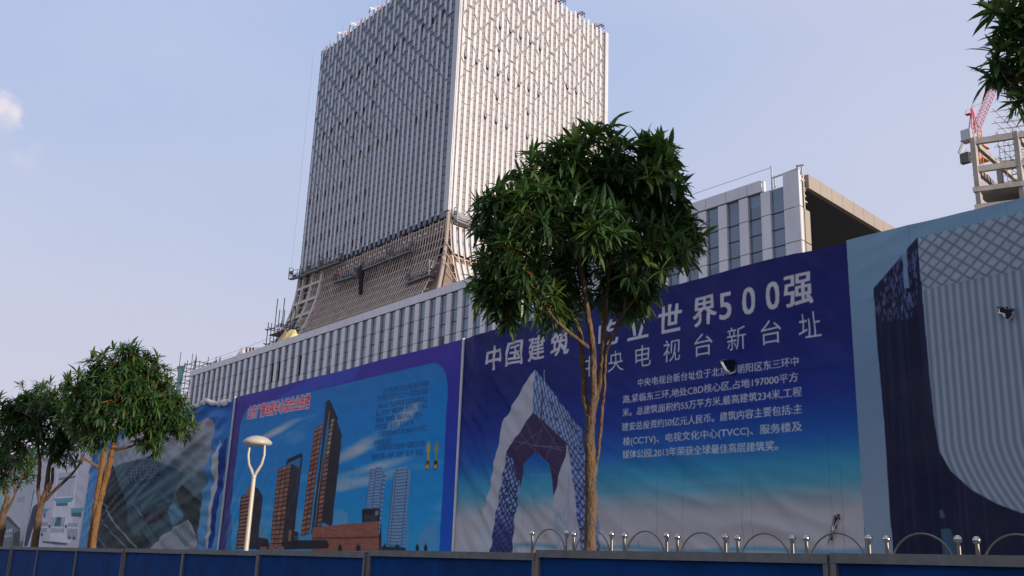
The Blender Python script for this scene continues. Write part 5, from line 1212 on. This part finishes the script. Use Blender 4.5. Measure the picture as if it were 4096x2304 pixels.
for k in range(8): A, B = qe((775+k*14, 1225-k*11), (850+k*14, 1380-k*13)); pr.line(A, B, .07, (104, 124, 128), .8)
pr.poly(qe((500, 1200), (600, 1160), (745, 1190), (740, 1230), (620, 1300), (560, 1350)), (66, 92, 98))
for a, b_, wd in (((115, 950), (250, 1180), .10), ((250, 1180), (440, 1385), .10), ((110, 1130), (220, 1260), .05), ((220, 1260), (350, 1385), .06), ((60, 1270), (160, 1385), .05), ((420, 980), (500, 1110), .03)): A, B = qe(a, b_); pr.line(A, B, wd, (150, 156, 160), .75)
for y, x0_, x1_ in ((505, 820, 1040), (545, 800, 1030)):
    x = x0_
    while x < x1_:
        L = random.uniform(12, 26); A, B = qe((x, y-(x-820)*.22), (x+L, y-(x+L-820)*.22)); pr.line(A, B, .13, (112, 116, 128), .75); x += L+random.uniform(4, 8)
pr.poly(qe((1108, 560), (1165, 400), (1160, 600), (1105, 930), (1085, 1130), (1050, 1390), (1030, 1390), (1070, 1000)), (182, 182, 180))
pr.poly(qe((1180, 440), (1215, 380), (1190, 640), (1110, 1150), (1080, 1390), (1050, 1390), (1110, 900)), (24, 58, 132))
def top1(x): return 7.02+.16*math.sin((x+33)*.42)**2+.07*math.sin(x*2.1)+(.16 if x < -41 else 0)*min(1, (-41-x)/2 if x < -41 else 0)
def folds1(x, z):
    u = (x+49.5)/16.45; return .24*math.sin(math.pi*u)*math.sin(math.pi*min(1, max(0, (z-.3)/6.9)))+.15*ridge(x, z, R(-72), .55, 6., 2.)*(.35+.65*max(0, (z-1.5)/5.5))+.09*ridge(x, z, R(-82+22*u), .38, 5., 5.)
b1 = banner('wrinkled grey green banner with an aerial view, sagging beside the left tree', pr, -49.0, -33.12, .3, top1, folds1, (), .09)
p = MB(); rows = []
for i in range(60):
    x = -43.6+10.45*i/59; z = top1(x); k = .09+.07*abs(math.sin(i*.9)); rows.append([(x, BD-folds1(x, z)-.06, z-k), (x, BD-folds1(x, z)-.14-.05*math.sin(i*1.7), z-k*.4), (x, BD-folds1(x, z)-.06, z+.06+.04*math.sin(i*.7))])
p.grid(rows); p.build('rolled_hem', M['hem'], b1, True)
# --- pale banner with the white stepped tower
pr = Print(-59.2, -49.0, .3, 7.6, 50)
def qf(*pts): return [bz(x*.2554, 1850+y*.2554) for x, y in pts]
pr.vgrad([(7.6, (206, 200, 210)), (4, (196, 192, 204)), (2, (190, 190, 200)), (.3, (170, 184, 190))])
TE, TED = (92, 158, 170), (48, 104, 122)
pr.poly(qf((770, 1230), (880, 100), (1240, 60), (1190, 560), (1130, 1260)), (216, 214, 222))
for k in range(9): A, B = qf((905-k*5, 180+k*42), (1195-k*8, 165+k*42)); pr.line(A, B, .12, (168, 172, 188), .7)
A, B = qf((910, 260), (1195, 225)); pr.line(A, B, .09, (84, 104, 122)); A, B = qf((1205, 180), (1150, 520)); pr.line(A, B, .06, (70, 80, 110))
pr.poly(qf((815, 565), (1165, 550), (1130, 615), (1075, 630), (1068, 675), (870, 678), (868, 625)), TE); pr.poly(qf((870, 640), (1070, 635), (1068, 678), (868, 680)), TED)
for x0_, x1_, y in ((665, 790, 725), (1130, 1380, 715)): pr.poly(qf((x0_, y), (x1_, y-5), (x1_-60, y+35), (x1_-85, y+50), (x1_-95, y+140), (x0_+5, y+130)), TE); pr.poly(qf((x0_+5, y+70), (x1_-90, y+70), (x1_-95, y+140), (x0_+5, y+130)), TED)
for x0_, x1_, y0_, y1_, n in ((640, 740, 925, 1090, 7), (800, 1030, 850, 1100, 10), (1080, 1240, 940, 1200, 8), (1290, 1380, 1000, 1200, 4)):
    pr.poly(qf((x0_, y0_), (x1_, y0_), (x1_-25, y1_), (x0_-20, y1_)), (206, 206, 214))
    for k in range(n): A, B = qf((x0_+(x1_-x0_)*(k+.5)/n, y0_+8), (x0_-20+(x1_-x0_)*(k+.5)/n, y1_)); pr.line(A, B, .085, (74, 72, 96))
pr.poly(qf((870, 855), (965, 855), (945, 1010), (850, 1010)), TED); A, B = qf((620, 1010), (1250, 1025)); pr.line(A, B, .1, (206, 206, 212)); pr.poly(qf((650, 1230), (870, 1245), (1070, 1265), (1070, 1295), (880, 1285), (650, 1255)), (70, 88, 84))
for x, y in ((650, 1130), (1110, 1180), (760, 1000), (1050, 1000), (1180, 1190)): pr.poly(qf((x-25, y), (x, y-35), (x+22, y), (x+5, y+35)), (62, 74, 92))
for i in range(60):
    x = 1395+random.random()*110; y = 150+random.random()*430; pr.poly(qf((x-14, y), (x, y-24), (x+16, y), (x, y+26)), (58, 66, 84), .8)
pr.poly(qf((1480, -60), (1580, -60), (1560, 300), (1460, 640), (1400, 1000), (1390, 960), (1440, 600), (1500, 200)), (70, 76, 92)); pr.poly(qf((1590, -60), (1640, -60), (1500, 700), (1420, 1320), (1370, 1320), (1450, 800), (1530, 300)), (150, 172, 206))
pr.poly(qf((530, 700), (590, 640), (560, 900), (440, 1310), (360, 1310), (440, 1000)), (46, 52, 88)); pr.poly(qf((470, 420), (560, 430), (480, 800), (370, 1320), (310, 1320), (400, 800)), (98, 150, 194))
pr.poly(qf((560, 900), (640, 700), (640, 1000), (540, 1310), (470, 1310)), (64, 84, 92), .6)
def folds0(x, z): return .05*math.sin(x*.6)+.03*ridge(x, z, R(70), .6, 3., 3.)
banner('pale banner with a printed white stepped tower behind the left trees', pr, -58.9, -49.05, .3, lambda x: 7.2+.03*math.sin(x), folds0, (), .12)
pr = Print(-72.5, -58.9, .3, 7.6, 40)
pr.vgrad([(7.6, (150, 190, 190)), (5, (176, 184, 192)), (3, (184, 182, 190)), (1.6, (120, 134, 126)), (.3, (80, 100, 84))])
pr.poly(qf((60, 1020), (60, 880), (110, 840), (340, 1050), (330, 1310), (60, 1310)), (104, 116, 128)); pr.poly(qf((40, 900), (105, 842), (150, 850), (345, 1045), (330, 1060), (100, 900)), (58, 62, 72)); pr.poly(qf((20, 1080), (210, 1030), (205, 1160), (20, 1180)), (170, 178, 180))
pr.poly(qf((225, 1110), (335, 1070), (320, 1310), (215, 1310)), (56, 58, 62)); A, B = qf((280, 590), (410, 570)); pr.line(A, B, .3, (140, 146, 156), .6)
for k in range(4): pr.poly(qf((35+k*45, 1090), (65+k*45, 1085), (62+k*45, 1140), (35+k*45, 1145)), (92, 110, 118))
pr.blend(np.clip((pr.noise(1, .5, 8)-.4)*2, 0, .7)*(pr.Z < 2.1), (52, 76, 52)); pr.poly(qf((-200, 460), (30, 500), (20, 760), (-200, 800)), (104, 190, 178), .6)
banner('pale green banner with a printed gabled house at the far left edge', pr, -72.4, -58.98, .3, lambda x: 7.2, folds0, (), .15)
